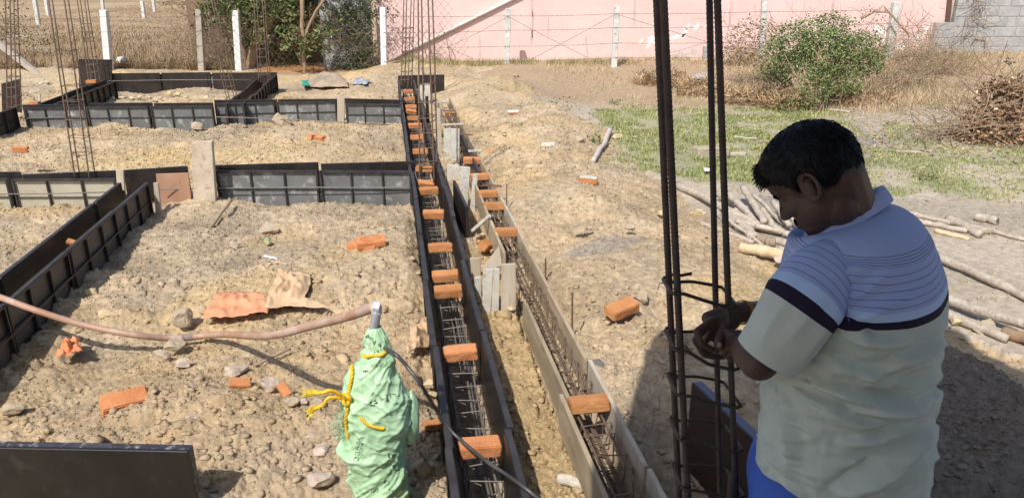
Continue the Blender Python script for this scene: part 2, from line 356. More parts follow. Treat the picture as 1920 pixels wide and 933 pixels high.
def crumbs(name, X, Y, S):
    n = len(X); z = hfull(X, Y); q = RNG.normal(0, 1, (n, 3, 3)); q[:, 0] /= np.linalg.norm(q[:, 0], axis=1)[:, None]; q[:, 1] = np.cross(q[:, 0], q[:, 1]); q[:, 1] /= np.linalg.norm(q[:, 1], axis=1)[:, None]; q[:, 2] = np.cross(q[:, 0], q[:, 1])
    v = np.einsum('kj,njc->nkc', OV, q) * RNG.uniform(.6, 1.3, (n, 6, 1)) * S[:, None, None]; v[..., 2] *= .8
    v = v + np.stack([X, Y, z + S * .25], 1)[:, None]
    o = link_mesh(name, v.reshape(-1, 3), (OF[None] + 6 * np.arange(n)[:, None, None]).reshape(-1, 3), M_CLOD, loc=(0, 0, 0)); tag(o, kind='stuff'); set_col(o.data, np.repeat(soil_colour(X, Y) * RNG.uniform(.78, 1.12, (n, 1)), 6, 0))
cx_, cy_ = fan(120000, 2.6, 16, .78); k = RNG.uniform(0, 1, len(cx_)) < rough_mask(cx_, cy_) * (.3 + .7 * sm(fbm(cx_ * 1.3 + 3, cy_ * 1.3, 3, 63) * 2.4 + .55)); cx_, cy_ = cx_[k], cy_[k]
crumbs('soil_crumbs', cx_, cy_, (.0022 + .0042 * RNG.uniform(0, 1, len(cx_)) ** 2.2) * (.45 + cy_ * .28))
# gravelly crumbs in the dark shaded heap and over the bare field
cx_, cy_ = fan(14000, 2.8, 9, .85); k = (polymask(DARK_SOIL_SHADE, cx_, cy_, .25) > .5) | (RNG.uniform(0, 1, len(cx_)) < .05)
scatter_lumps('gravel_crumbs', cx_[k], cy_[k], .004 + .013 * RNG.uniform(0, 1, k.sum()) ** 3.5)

# blades: one mesh of many thin triangles
def blades(name, X, Y, Hh, W, C, lean=.5, z=None, mat_=None):
    n = len(X); z = hfull(X, Y) if z is None else z
    a = RNG.uniform(0, 6.28, n); b = a + RNG.uniform(-.6, .6, n) + 1.57; le = RNG.uniform(.05, lean, n) * Hh
    p0 = np.stack([X + np.cos(b) * W, Y + np.sin(b) * W, z - .01], 1); p1 = np.stack([X - np.cos(b) * W, Y - np.sin(b) * W, z - .01], 1)
    p2 = np.stack([X + np.cos(a) * le, Y + np.sin(a) * le, z + Hh], 1)
    V = np.stack([p0, p1, p2], 1).reshape(-1, 3); F = np.arange(3 * n).reshape(-1, 3)
    o = link_mesh(name, V, F, mat_ or M_GRASS, loc=(0, 0, 0)); tag(o, kind='stuff'); set_col(o.data, np.repeat(C, 3, 0)); return o
x, y = fan(240000, 7.5, 17.5, .85)
m = (np.maximum(.45 * polymask(GREEN1, x, y, .4, 1.1) + .55 * polymask(GREEN1, x, y, 1.2, 2.3, 74), .5 * polymask(GREEN2, x, y, .7, 1.1)) > RNG.uniform(0, 1, len(x))) & (fbm(x * 2.6, y * 2.6, 4, 96) * 2.2 + .85 > RNG.uniform(0, 1, len(x)))
x, y = x[m], y[m]; t = RNG.uniform(0, 1, (len(x), 1))
blades('grass', x, y, RNG.uniform(.015, .05, len(x)), .004 + .0007 * y, np.array((.19, .24, .075)) * (1 - t) + t * np.array((.44, .40, .20)), 1.3)
# sparse tufts on the bare sand to the right
x, y = fan(2600, 5, 12, .8); m = (polymask(FIELD, x, y, .3) > .5) & (fbm(x * 1.1, y * 1.1, 3, 44) > .10) & (polymask(GRAVEL, x, y, .3) < .5); x, y = x[m], y[m]
x = np.repeat(x, 4) + RNG.normal(0, .02, 4 * len(x)); y = np.repeat(y, 4) + RNG.normal(0, .02, len(x)); t = RNG.uniform(0, 1, (len(x), 1))
blades('sparse_grass', x, y, RNG.uniform(.02, .07, len(x)), np.full(len(x), .005), np.array((.20, .22, .09)) * (1 - t) + t * np.array((.40, .33, .18)), 1.2)
# straw coloured weeds along the bank and beyond the fence
x = RNG.uniform(1.0, 17, 80000); y = RNG.uniform(15.0, 25.5, len(x))
dens = sm((y - 14.6) / 2.2) * sm((x - 1.2 + (y - 17) * .3) / 2.0) * sm(fbm(x * .9, y * .9, 3, 31) * 2 + .5) * (.50 + .50 * sm((x - 5.0) / 2.))
m = dens > RNG.uniform(0, 1, len(x)); x, y = x[m], y[m]; t = RNG.uniform(0, 1, (len(x), 1))
blades('dry_weeds', x, y, RNG.uniform(.05, .28, len(x)) * (.5 + .8 * sm((x - 5) / 3)) * (1 - .6 * sm((x - 11.5) / 2)), np.full(len(x), .006), np.array((.40, .28, .16)) * (1 - t) + t * np.array((.58, .48, .32)), 1.6)
x = RNG.uniform(-4, 14, 16000); y = 23.4 + RNG.normal(0, .35, len(x)); m = fbm(x * .7, y * .7, 3, 55) > -.12; x, y = x[m], y[m]; t = RNG.uniform(0, 1, (len(x), 1))
blades('fence_grass', x, y, RNG.uniform(.05, .22, len(x)), np.full(len(x), .007), np.array((.27, .25, .11)) * (1 - t) + t * np.array((.50, .42, .24)), 1.0)
x = RNG.uniform(-34, -5.2, 90000); y = 23.8 + 55 * RNG.uniform(0, 1, len(x)) ** 2.4; m = (x > -.82 * y) & (fbm(x * .5, y * .35, 3, 57) > -.12 - .3 * RNG.uniform(0, 1, len(x))) & ~((x > -8.5) & (y < 25.4)); x, y = x[m], y[m]; t = RNG.uniform(0, 1, (len(x), 1))
blades('brown_field_grass', x, y, RNG.uniform(.08, .42, len(x)) * (1 - .8 * sm((y - 27) / 22)), .007 + .0003 * y, np.array((.25, .17, .10)) * (1 - t) + t * np.array((.42, .32, .20)), 1.3)
# ================================================================ FORMWORK
UP = Vector((0, 0, 1))
def panel(label, a, b, ztop, h, nrm, cells=3, sheet=None, frame=None, group='steel shutter panels', lean=0.):
    """steel shutter panel; a, b ends of its top edge, nrm the side its ribs stand on"""
    sheet = sheet or M_STEEL_G; frame = frame or M_STEEL_F
    a = Vector((a[0], a[1], 0)); b = Vector((b[0], b[1], 0)); d = (b - a); Ln = d.length; d.normalize()
    n = Vector(nrm); n = (n - d * n.dot(d)).normalized()
    up = (UP - n * lean).normalized()
    t = thing('formwork_panel', label, 'formwork panel', (a + b) / 2 + UP * (ztop - h), group)
    def pt(s, k, z): return a + d * s + n * k + up * (z - ztop) + UP * ztop
    m = MB(); m.box(pt(Ln / 2, 0, ztop - h / 2), d * (Ln / 2 - .004), n * .002, up * (h / 2)); m.build('sheet', sheet, t)
    m = MB(); dep, th = .034, .005; e = .003
    m.box(pt(Ln / 2, dep / 2 + e, ztop - th / 2 + .002), d * (Ln / 2 - .004), n * dep / 2, up * th / 2)
    m.box(pt(Ln / 2, dep / 2 + e, ztop - h + th), d * (Ln / 2 - .004), n * dep / 2, up * th / 2)
    for s in (.008, Ln - .008): m.box(pt(s, dep / 2 + e, ztop - h / 2), d * .004, n * dep / 2, up * (h / 2 - .010))
    for s in (.018, Ln - .018): m.box(pt(s, dep + e, ztop - h / 2), d * .009, n * .0025, up * (h / 2 - .012))
    m.box(pt(Ln / 2, dep + e, ztop - .014), d * (Ln / 2 - .035), n * .0025, up * .009)
    m.build('frame', frame, t)
    for k in range(1, cells):
        s = Ln * k / cells; m = MB(); m.box(pt(s, dep / 2, ztop - h / 2), d * .004, n * (dep / 2 - .003), up * (h / 2 - .016)); m.box(pt(s, dep, ztop - h / 2), d * .009, n * .002, up * (h / 2 - .035))
        m.build('rib', frame, t)
    m = MB()
    for k in range(cells):
        m.box(pt(Ln * (k + .5) / cells, dep * .5, ztop - h * .46), d * (Ln / cells / 2 - .022), n * .009, up * .004)
    m.build('crossbar', frame, t)
    return t
def rowpanels(pxs, pys, z, h, what, nrm=(0, -1, 0), sheets=None, cells=3, group='steel shutter panels'):
    for i in range(len(pxs)):
        (x0, x1), (y0, y1) = pxs[i], pys[i]
        a = P(x0 + 1, y0, z); b = P(x1 - 1, y1, z)
        panel(what[i], a, b, z, h, nrm, cells, (sheets or {}).get(i), group=group)
FRONT = 'grey steel shutter panel facing the camera'
rowpanels([(405, 597), (598, 777)], [(319, 319), (319, 320)], .40, .52,
          ['ribbed grey steel shutter panel just right of the tall wooden post, nearest row', 'ribbed grey steel shutter panel of the nearest row, butted against the long brick-filled form'])
rowpanels([(-110, 17), (22, 219)], [(336, 334), (335, 334)], .40, .50,
          ['cement-stained yellowish steel shutter panel cut by the left picture edge', 'yellowish rust-streaked steel shutter panel left of the diagonal form'], sheets={0: M_STEEL_Y, 1: M_STEEL_Y})
rowpanels([(-120, 38), (40, 228), (229, 353), (400, 598), (600, 778)], [(324, 323), (328, 320), (320, 312), (311, 305), (308, 303)], .43, .5,
          ['dark rear shutter panel behind the yellowish panel at the left edge', 'dark rear shutter panel behind the near-left rebar column', 'dark oiled rear panel seen behind the brown plywood sheet',
           'dark rear shutter panel whose top shows just right of the wooden post', 'dark rear shutter panel of the nearest row ending at the long form'],
          nrm=(0, 1, 0), sheets={i: M_STEEL_K for i in range(5)})
rowpanels([(45, 160), (161, 280), (281, 400), (401, 516), (517, 631), (647, 755)], [(201, 200), (200, 199), (199, 198), (194, 191), (191, 189), (194, 195)], .40, .46,
          [f'ribbed grey steel shutter panel of the middle row, {ORD[i]} from the left' for i in range(5)] + ['ribbed grey steel panel of the middle row between gap stake and long form'])
rowpanels([(40, 160), (166, 286), (287, 400), (400, 520), (520, 640), (645, 760)], [(197, 196), (194, 193), (194, 193), (188, 187), (187, 186), (185, 188)], .43, .46,
          [f'dark rear shutter panel of the middle row, {ORD[i]} from the left' for i in range(6)], nrm=(0, 1, 0), sheets={i: M_STEEL_K for i in range(6)})
rowpanels([(200, 294), (295, 389), (390, 482)], [(140, 139), (139, 139), (139, 138)], .40, .52,
          [f'ribbed grey steel shutter panel of the farthest row, {ORD[i]} from the left' for i in range(3)])
rowpanels([(205, 300), (301, 395), (396, 520)], [(138, 137), (137, 136), (137, 136)], .44, .5,
          [f'dark rear shutter panel of the farthest row, {ORD[i]} from the left' for i in range(3)], nrm=(0, 1, 0), sheets={i: M_STEEL_K for i in range(3)})
# panels that run away from the camera: a list of breaks along u at a given v
def run(v0, us, z, h, side, what, sheet=None, jit=.012, cells=3, lean=0.):
    for i in range(len(us) - 1):
        j = random.uniform(-jit, jit)
        a = UV(us[i] + .004, v0 + j); b = UV(us[i + 1] - .004, v0 + j + random.uniform(-jit, jit) * .5)
        panel(what[i] if isinstance(what, list) else what % ORD[i], a, b, z + random.uniform(-.012, .018), h, EV * side, cells, sheet, lean=lean + random.uniform(-.02, .02))
us = [2.15 + 1.165 * k for k in range(15)]
run(.225, us, .40, .50, -1, 'black steel panel on the left side of the long brick-filled form, %s from the camera', M_STEEL_K)
run(.515, [2.05, 3.42, 4.62, 6.0], .40, .50, 1, 'black steel panel on the right side of the long brick-filled form, %s from the camera', M_STEEL_K)
run(.545, [6.05, 7.25, 8.45, 9.65, 10.9, 12.1, 13.3, 14.5, 15.7, 17.0, 18.3], .40, .50, 1,
    ['black steel panel on the right side of the long form, %s beyond the kinked joint' % ORD[i] for i in range(10)], M_STEEL_K)
run(-2.95, [4.45, 5.62, 6.80, 8.02, 9.26], .40, .52, 1, 'dark ribbed panel on the right side of the diagonal form, %s from the camera', mat('shaded_sheet', (.085, .07, .058), (.12, .10, .085), scale=3, rough=.6, metal=.2), jit=.012)  # darker copy of the sheet colour, shade of the turned-away side put in
run(-3.20, [5.0, 6.2, 7.45, 8.35, 9.2], .42, .52, -1, 'dark oiled panel on the left side of the diagonal form, %s from the camera', M_STEEL_K)
run(-2.83, [15.05, 16.3, 17.6, 18.9, 19.9], .40, .5, 1, 'dark ribbed panel linking the middle and farthest rows, %s from the camera', M_STEEL_K)
M_RUSTY = mat('rusty_inner_sheet', (.16, .075, .040), (.06, .04, .03), scale=2, rough=.5, metal=.3)
run(-3.12, [15.1, 16.4, 17.8, 19.6], .40, .5, -1, 'rusty brown inner panel linking the middle and farthest rows, %s from the camera', M_RUSTY)
run(-6.38, [15.5, 16.7, 17.9, 19.1], .40, .5, 1, 'dark ribbed panel left of the farthest row, %s from the camera', M_STEEL_K)
run(-6.66, [15.6, 16.9, 18.2, 19.4], .41, .5, -1, 'dark outer panel left of the farthest row, %s from the camera', M_STEEL_K)
run(-6.93, [12.6, 13.9, 15.25], .42, .5, 1, 'dark shaded panel at the left edge before the middle row, %s from the camera', M_STEEL_K)

def plate(name, label, cat, quad, thick, m, group=None, bevel=0.):
    """a flat board given by its four corners (top left, top right, bottom right, bottom left)"""
    q = [Vector(c) for c in quad]; n = (q[1] - q[0]).cross(q[3] - q[0]).normalized()
    if n.y < 0: n = -n
    mb = MB(); mb.add([c for c in q] + [c + n * thick for c in q], [(0, 1, 2, 3), (7, 6, 5, 4), (0, 4, 5, 1), (1, 5, 6, 2), (2, 6, 7, 3), (3, 7, 4, 0)])
    o = mb.build(name, m, bevel=bevel); return tag(o, label, cat, group)
def vplate(name, label, cat, x0, x1, yt0, yt1, yb, thick, m, depth=None, group=None, xb0=None, xb1=None, bevel=.003):
    """upright board seen face on between pixel columns x0..x1, standing on the ground at pixel row yb"""
    y = depth if depth else G((x0 + x1) / 2, yb).y
    xb0 = x0 if xb0 is None else xb0; xb1 = x1 if xb1 is None else xb1
    bl, br = D(xb0, yb, y), D(xb1, yb, y); dz = Vector((0, 0, -.08))
    return plate(name, label, cat, [D(x0, yt0, y), D(x1, yt1, y), br + dz, bl + dz], thick, m, group, bevel)
vplate('plywood_sheet', 'brown plywood sheet left of the tall wooden post, shadow across its left half', 'plywood sheet', 292, 353, 326, 324, 404, .016, M_RUSTPLY, depth=8.95, xb1=361, xb0=300)
vplate('wooden_post', 'tall pale weathered wooden post standing between two shutter panels', 'wooden post', 358, 397, 267, 265, 403, .07, mat('pale_post', (.44, .34, .24), (.56, .48, .38), (.36, .25, .16), scale=3.5, rough=.9, bump=.4, bscale=26, spec=.2), depth=8.98, xb0=362, xb1=405, bevel=.006)
vplate('wooden_stake', 'short pale wooden stake in the gap of the middle row', 'wooden stake', 632, 645, 182, 183, 232, .04, M_WOOD, depth=14.5)
vplate('wooden_stake', 'slanted pale wooden board beside the farthest row, under a brick', 'wooden stake', 187, 201, 154, 153, 187, .03, M_WOODW, depth=18.6, xb0=196, xb1=205)
vplate('wooden_stake', 'small wooden peg at the back corner of the diagonal form', 'wooden stake', 217, 231, 319, 319, 345, .03, M_WOOD, depth=8.80)
vplate('wooden_stake', 'narrow wooden batten stuck inside the end of the diagonal form', 'wooden stake', 287, 296, 343, 343, 405, .03, M_WOOD, depth=8.62, xb0=291, xb1=302)
vplate('wooden_stake', 'thin pale stick standing left of the near rebar column', 'wooden stake', 71, 75, 175, 175, 197, .02, M_WOODW, depth=14.9)
vplate('column_form', 'dark square steel plate around the rebar behind the middle row', 'form plate', 147, 209, 111, 112, 163, .03, M_STEEL_K, depth=18.9)
vplate('column_form', 'dark steel plate standing at the far left edge', 'form plate', 2, 37, 157, 148, 203, .03, M_STEEL_K, depth=14.9)
vplate('column_form', 'black steel plate closing the far end of the long form, left piece', 'form plate', 746, 783, 142, 141, 162, .03, M_STEEL_K, depth=18.7)
vplate('column_form', 'black steel plate at the far end of the long form, taller right piece', 'form plate', 784, 833, 141, 140, 180, .03, M_STEEL_K, depth=17.6)
# corner panel in the left foreground
a, b = P(-60, 833, .50), P(355, 841, .50)
t = thing('foreground_form', 'black steel form panel with a worn top edge in the bottom left corner', 'formwork panel', (a + b) / 2 - UP * .5)
d = (b - a).normalized(); n = d.cross(UP); fw = -n if n.y > 0 else n
mb = MB(); mb.box((a + b) / 2 - UP * .33 + fw * .012, d * ((b - a).length / 2), fw * .010, UP * .329); mb.build('sheet', mat('black_ply', (.011, .009, .008), (.020, .016, .014), (.045, .040, .036), scale=3.5, rough=.5, bump=.08, thresh=(.60, .85)), t, bevel=.002)
mb = MB(); mb.box((a + b) / 2 - UP * .005 - fw * .018, d * ((b - a).length / 2), fw * .0195, UP * .004); mb.box(b - UP * .33 - d * .003 - fw * .020, d * .0025, fw * .020, UP * .32); mb.build('flange', mat('worn_edge', (.035, .032, .042), (.07, .065, .075), (.34, .33, .31), scale=9, rough=.5, metal=.2, thresh=(.52, .66)), t)
# panel standing behind the near rebar column
a, b = P(1301, 716, .60), P(1470, 873, .60); d = (b - a).normalized(); n = d.cross(UP); n = n if n.x < 0 else -n
t = thing('shaded_form', 'dark brown form panel with a slate blue top edge behind the near rebar column', 'formwork panel', (a + b) / 2 - UP * .6)
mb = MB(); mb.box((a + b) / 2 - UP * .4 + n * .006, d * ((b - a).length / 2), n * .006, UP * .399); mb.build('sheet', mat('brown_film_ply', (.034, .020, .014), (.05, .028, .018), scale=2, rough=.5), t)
mb = MB(); mb.box((a + b) / 2 - UP * .006 - n * .025, d * ((b - a).length / 2), n * .0245, UP * .005); mb.build('flange', mat('blue_grey_edge', (.10, .105, .16), (.13, .135, .19), scale=8, rough=.45, metal=.2), t)
# tall panel leaning out at the kink of the long form
plate('loose_form_panel', 'loose black panel standing upright beside the kink of the long form', 'formwork panel', [P(849, 338, .47), P(873, 388, .47), P(873, 388, .47) - UP * .5, P(849, 338, .47) - UP * .5], .03, M_STEEL_K)
plate('loose_form_panel', 'black ribbed panel on the far stretch of the wooden form, beside the white boards', 'formwork panel', [P(861, 246, .41), P(897, 322, .41), P(897, 322, .41) - UP * .5, P(861, 246, .41) - UP * .5], .03, M_STEEL_K)

# ---------------------------------------------------------------- bricks
def brick_mesh(seed, sx=.225, sy=.108, sz=.072, broken=False, frog=False):
    rr = random.Random(seed); bm = bmesh.new(); bmesh.ops.create_cube(bm, size=1)
    for v in bm.verts: v.co = Vector((v.co.x * sx, v.co.y * sy, v.co.z * sz))
    bmesh.ops.bevel(bm, geom=bm.edges[:], offset=.006, segments=2, affect='EDGES')
    bmesh.ops.subdivide_edges(bm, edges=[e for e in bm.edges if e.calc_length() > .04], cuts=3, use_grid_fill=True)
    for v in bm.verts:
        p = v.co * 26 + Vector((seed * 3.1, seed, 0)); n = mnoise.noise_vector(p) * .0035; v.co += n
        c = mnoise.noise(v.co * 14 + Vector((seed, 7, 3)))
        if c > .25: v.co *= 1 - (c - .25) * .12
        if broken and v.co.x > sx * .22: v.co.x = sx * .22 + .05 * mnoise.noise(v.co * 22) + .015
    me = bpy.data.meshes.new('brick'); bm.to_mesh(me); bm.free(); me.materials.append(M_BRICK); return me
BRK = [brick_mesh(i) for i in range(7)]; BRKH = [brick_mesh(20 + i, broken=True) for i in range(3)]
def brick(label, loc, rot=(0, 0, 0), me=None, group=None):
    o = share('brick', me or random.choice(BRK), loc, rot); return tag(o, label, 'brick', group)
# spacers in the long steel form
LB = [(902, 832), (866, 657), (845, 545), (838, 516), (828, 463), (818, 401), (808, 357), (797, 316), (789, 281), (784, 256), (776, 234), (773, 219), (768, 197), (765, 184), (762, 170)]
for i, (x, y) in enumerate(LB):
    p = P(x, y + 2, .305); u = p.dot(EU); near = u < 6
    vv = .375 if near else .385
    lab = 'orange brick wedged across the long steel form, %s from the camera' % ORD[i]
    brick(lab, UV(u, vv, .305 + random.uniform(-.012, .012)), (R(random.uniform(-7, 9)) + (R(12) if i in (3, 5) else 0), R(random.uniform(-3, 3)), ANG + R(random.uniform(-5, 5))), group='bricks in the long steel form')
for i, (x, y) in enumerate([(804, 341), (771, 207)]):
    p = P(x, y, .33); u = p.dot(EU); lab = ['broken brick rubble in the long form just behind the nearest panel row', 'broken brick rubble in the long form near the middle row'][i]
    brick(lab, UV(u, .385, .30), (.3, .2, ANG + .2), BRKH[i], 'bricks in the long steel form')
WB = [(1107, 758), (945, 434), (923, 385), (913, 362), (905, 330), (892, 299), (835, 208)]
WL = ['nearest orange brick bridging the wooden form', 'orange brick bridging the wooden form above the cemented boards', 'orange brick in the wooden form, third from the camera', 'dark-ended orange brick in the wooden form tilted towards the camera',
      'orange brick in the wooden form beside the leaning white board', 'small orange brick in the wooden form beside the black ribbed panel', 'farthest orange brick in the wooden form']
for i, (x, y) in enumerate(WB):
    p = P(x, y + 2, .37); u = p.dot(EU)
    brick(WL[i], UV(u, 1.035, .375 + (.01 if i == 0 else 0)), (R(random.uniform(-8, 8)), R(random.uniform(-3, 3)), ANG + R(random.uniform(-4, 4))), group='bricks in the wooden form')
def gbrick(label, px, py, rz, dz=.03, rx=0., ry=0., me=None, y0=0):
    p = G(px, py); return brick(label, p + UP * dz, (rx, ry, rz), me)
gbrick('large orange brick lying tilted on the earth right of the wooden form', 1166, 594, R(36), .075, .25, -.06, BRK[0]).scale = (1.2, 1.2, 1.2)
gbrick('orange brick end half buried beside pale stones in the left foreground', 238, 774, R(40), .085, .45, .10, BRK[1]).scale = (1.2, 1.2, 1.35)
b1 = gbrick('flat orange brick lying under the stamped brick', 680, 468, R(-6), .030, .06, 0, BRK[2])
b2 = gbrick('flat orange brick stamped with an oval mark on its top face', 696, 466, R(16), .075, .22, -.03, BRK[3]); b1.scale = b2.scale = (1.3, 1.3, 1.0)
gbrick('left of two short orange brick halves on the heap behind the nearest row', 589, 262, R(60), .05, .1, .2, BRKH[0])
gbrick('right of two short orange brick halves on the heap behind the nearest row', 601, 264, R(-30), .045, .3, 0, BRKH[1])
gbrick('orange brick lying on the earth right of the wooden form, farther one', 924, 292, R(12), .045, .1, -.1, BRK[4])
gbrick('orange brick lump in the strip between the two forms', 911, 468, R(70), .05, .5, .2, BRKH[2])
gbrick('orange brick behind the yellowish panel at the left edge', 50, 322, R(20), .33, .1, .1, BRKH[1])
brick('orange brick resting on the dark panels left of the farthest row', P(172, 153, .45), (.05, -.03, R(8)), BRK[5])
brick('small orange brick end behind the left part of the middle row', P(66, 194, .40), (.05, -.03, R(8)), BRKH[2])
gbrick('mortar covered orange brick on the bank, farthest of the scattered ones', 962, 217, R(4), .05, .4, 0, BRK[6])
gbrick('orange brick with a white mortar strip half sunk in the bank', 1027, 278, R(3), .03, .5, 0, BRK[1])
gbrick('mortar topped brick sunk in the heap right of the wooden form', 1103, 341, R(-10), .02, .1, .05, BRK[2])
gbrick('rubble brick fragment on the gravel beside the pale stone', 455, 726, R(20), .03, .4, .2, BRKH[0]).scale = (.7, .7, .7)
gbrick('small orange brick shard by the yellow rope', 535, 738, R(-40), .02, .3, .6, BRKH[1]).scale = (.55, .55, .55)
brick('orange brick end poking up at the left edge of the diagonal form', UV(5.62, -3.08, .36), (.1, .1, ANG), BRK[3])
brick('orange brick fragment caught inside the diagonal form', UV(7.35, -3.09, .30), (.5, .4, ANG), BRKH[2]).scale = (.5, .5, .5)
brick('orange brick end sticking out left of the long form near the bag', UV(3.95, .15, .13), (.1, .1, ANG + .3), BRKH[0]).scale = (.55, .55, .55)
# white mortar on two of them
for o_, nm in (('a', (962, 213)), ('b', (1027, 274)), ('c', (1103, 336))):
    p = G(*nm) + UP * .07; tgt = {'a': 'mortar covered', 'b': 'orange brick with a white', 'c': 'mortar topped'}[o_]
    ob = [o for o in COL.objects if str(o.get('label', '')).startswith(tgt)][0]
    mb = MB(); mb.box((0, -.005, .043), Vector((.105, 0, 0)), Vector((0, .045, 0)), Vector((0, 0, .007)))
    mo = link_mesh('mortar', np.array(mb.v), mb.f, M_WOODW, loc=(0, 0, 0), bevel=.004); mo.parent = ob; mo.location = (0, 0, 0)
# stamped oval and letters on the flat brick
mb = MB(); ring = [Vector((.078 * math.cos(t), .034 * math.sin(t), .0385)) for t in np.linspace(0, 2 * math.pi, 33)]
mb.tube(ring, .0022, 4, False)
def text_mesh(s, size):
    cu = bpy.data.curves.new('txt', 'FONT'); cu.body = s; cu.size = size; cu.align_x = 'CENTER'; cu.align_y = 'CENTER'; cu.extrude = .0006
    o = bpy.data.objects.new('txt', cu); COL.objects.link(o); dg = bpy.context.evaluated_depsgraph_get(); dg.update()
    me = bpy.data.meshes.new_from_object(o.evaluated_get(dg)); V = np.array([v.co for v in me.vertices]); Fc = [tuple(p.vertices) for p in me.polygons]
    bpy.data.objects.remove(o); bpy.data.curves.remove(cu); bpy.data.meshes.remove(me); return V, Fc
V, Fc = text_mesh('CELLA', .040); V[:, 2] += .0378; mb.add([tuple(v) for v in V], Fc)
st = link_mesh('stamp', np.array(mb.v), mb.f, M_BRICK_L, loc=(0, 0, 0)); st.parent = b2; st.location = (0, 0, 0)

# ---------------------------------------------------------------- reinforcement cages lying in the two forms
def cage(label, v0, v1, z0, z1, u0, u1, step, m):
    t = thing('rebar_cage', label, 'rebar cage', UV((u0 + u1) / 2, (v0 + v1) / 2, z0))
    o0 = UV((u0 + u1) / 2, (v0 + v1) / 2, z0)
    for (v, z) in ((v0, z1), (v1, z1), (v0, z0), (v1, z0), ((v0 + v1) / 2 + .02, z0 + .01), (v1 - .02, z0 + .02)):
        pts = [UV(u, v + .010 * math.sin(u * 1.9 + v * 9), z + .012 * math.sin(u * 1.3 + z * 30)) for u in np.arange(u0, u1, .4)]
        mb = MB(); mb.tube(pts, .0075 if z == z1 else .009, 6); mb.build('bar', m, t, smooth=True)
    w = (v1 - v0) / 2 + .010; hh = (z1 - z0) / 2 + .010; mb = MB()
    c = [(-w, hh), (w, hh), (w, -hh), (-w, -hh), (-w, hh + .002)]; pts = [EV * a + UP * b + EU * (.004 * k) for k, (a, b) in enumerate(c)]
    pts = [EV * (w + .06) + UP * (hh - .004)] * 0 + [EV * (-w - .0) + UP * hh, EV * (w + .012) + UP * hh, EV * (w + .012) + UP * -hh, EV * -w + UP * -hh, EV * -w + UP * (hh * .96) + EU * .012, EV * (-w + .07) + UP * (hh * .7) + EU * .012]
    mb.tube(pts, .0045, 5); me = link_mesh('stirrup', np.array(mb.v), mb.f, m, parent=None, loc=(0, 0, 0))
    me.parent = t; me.location = UV(u0 + .05, (v0 + v1) / 2, (z0 + z1) / 2) - o0
    u = u0 + .05 + step
    while u < u1:
        o = share('stirrup', me.data, UV(u, (v0 + v1) / 2 + random.uniform(-.012, .012), (z0 + z1) / 2 + random.uniform(-.012, .012)) - o0, (random.uniform(-.1, .1), random.uniform(-.08, .08), random.uniform(-.14, .14)), t)
        u += step * random.uniform(.75, 1.25)
    return t
cage('rusty reinforcement cage lying inside the long steel form', .30, .45, -.02, .19, 2.3, 18.2, .155, M_REBAR_L)
cage('rusty reinforcement cage lying inside the wooden form', .965, 1.11, .14, .31, 2.3, 15.2, .15, M_REBAR)

# ---------------------------------------------------------------- wooden form
def plank(label, u0, u1, v0, v1, z, h=.24, th=.026, m=None):
    a = UV(u0, v0, z - h / 2); b = UV(u1, v1, z - h / 2); mb = MB(); mb.beam(a, b, th, h); o = mb.build('form_plank', m or M_WOODU, bevel=.003)
    return tag(o, label, 'wooden plank', 'side boards of the wooden form')
LP = [(2.1, 3.74, .905, .895, .40), (3.70, 5.14, .93, .925, .395), (6.16, 6.62, .925, .925, .40), (6.64, 7.62, .93, .93, .40), (7.65, 8.7, .94, .945, .385), (11.5, 13.2, .93, .93, .40), (13.25, 15.3, .93, .93, .40)]
for i, (a, b, v0, v1, z) in enumerate(LP): plank('side board on the left of the wooden form, %s from the camera' % ORD[i], a, b, v0, v1, z)
RP = [(2.1, 2.98, 1.165, 1.175, .40), (3.0, 4.12, 1.165, 1.17, .40), (4.15, 5.3, 1.15, 1.145, .40), (5.28, 6.5, 1.155, 1.15, .395), (6.52, 8.0, 1.155, 1.155, .40), (8.02, 9.5, 1.155, 1.155, .40), (9.5, 11.4, 1.15, 1.15, .405), (11.4, 13.3, 1.15, 1.16, .40), (13.3, 15.3, 1.17, 1.18, .40)]
for i, (a, b, v0, v1, z) in enumerate(RP): plank('side board on the right of the wooden form, %s from the camera' % ORD[i], a, b, v0, v1, z, m=M_WOOD if i in (0, 1, 4) else None)
VB = [(940, 967, 496, 494, 583, 'widest of the upright boards beside the wooden form', M_WOOD, 939, 968), (926, 937, 504, 504, 580, 'narrow upright board with nail holes, middle of the three by the wooden form', M_WOODW, 920, 935), (906, 925, 505, 505, 580, 'upright cemented board, left of the three by the wooden form', M_WOODW, 903, 919),
      (881, 902, 484, 483, 520, 'short tan board between the two forms', M_WOOD, 883, 901), (889, 902, 520, 519, 560, 'short grey board below the tan board between the forms', M_WOODW, 893, 903),
      (832, 846, 242, 240, 305, 'white cemented upright board, left one by the far black panel', M_WOODW, 832, 848), (846, 862, 241, 241, 308, 'white cemented upright board against the far black panel', M_WOODW, 846, 862),
      (838, 861, 309, 309, 341, 'square white board piece beside the leaning boards', M_WOODW, 838, 861), (861, 882, 312, 314, 385, 'broad white board leaning by the wooden form', M_WOODW, 862, 876), (887, 896, 326, 326, 390, 'leaning whitewashed stick against the wooden form', M_WOODW, 880, 890),
      (818, 827, 230, 230, 290, 'thin grey board beside the far rebar bars', M_WOOD, 820, 829), (786, 795, 158, 158, 188, 'pale upright board near the far end of the long form, left one', M_WOODW, 786, 795), (796, 806, 157, 157, 190, 'pale upright board near the far end of the long form, right one', M_WOODW, 796, 806), (797, 803, 181, 180, 236, 'dark wooden stake beside the far rebar bars', M_STEEL_K, 800, 806), (818, 826, 203, 203, 262, 'tan upright stick beside the far rebar bars', M_WOOD, 818, 826)]
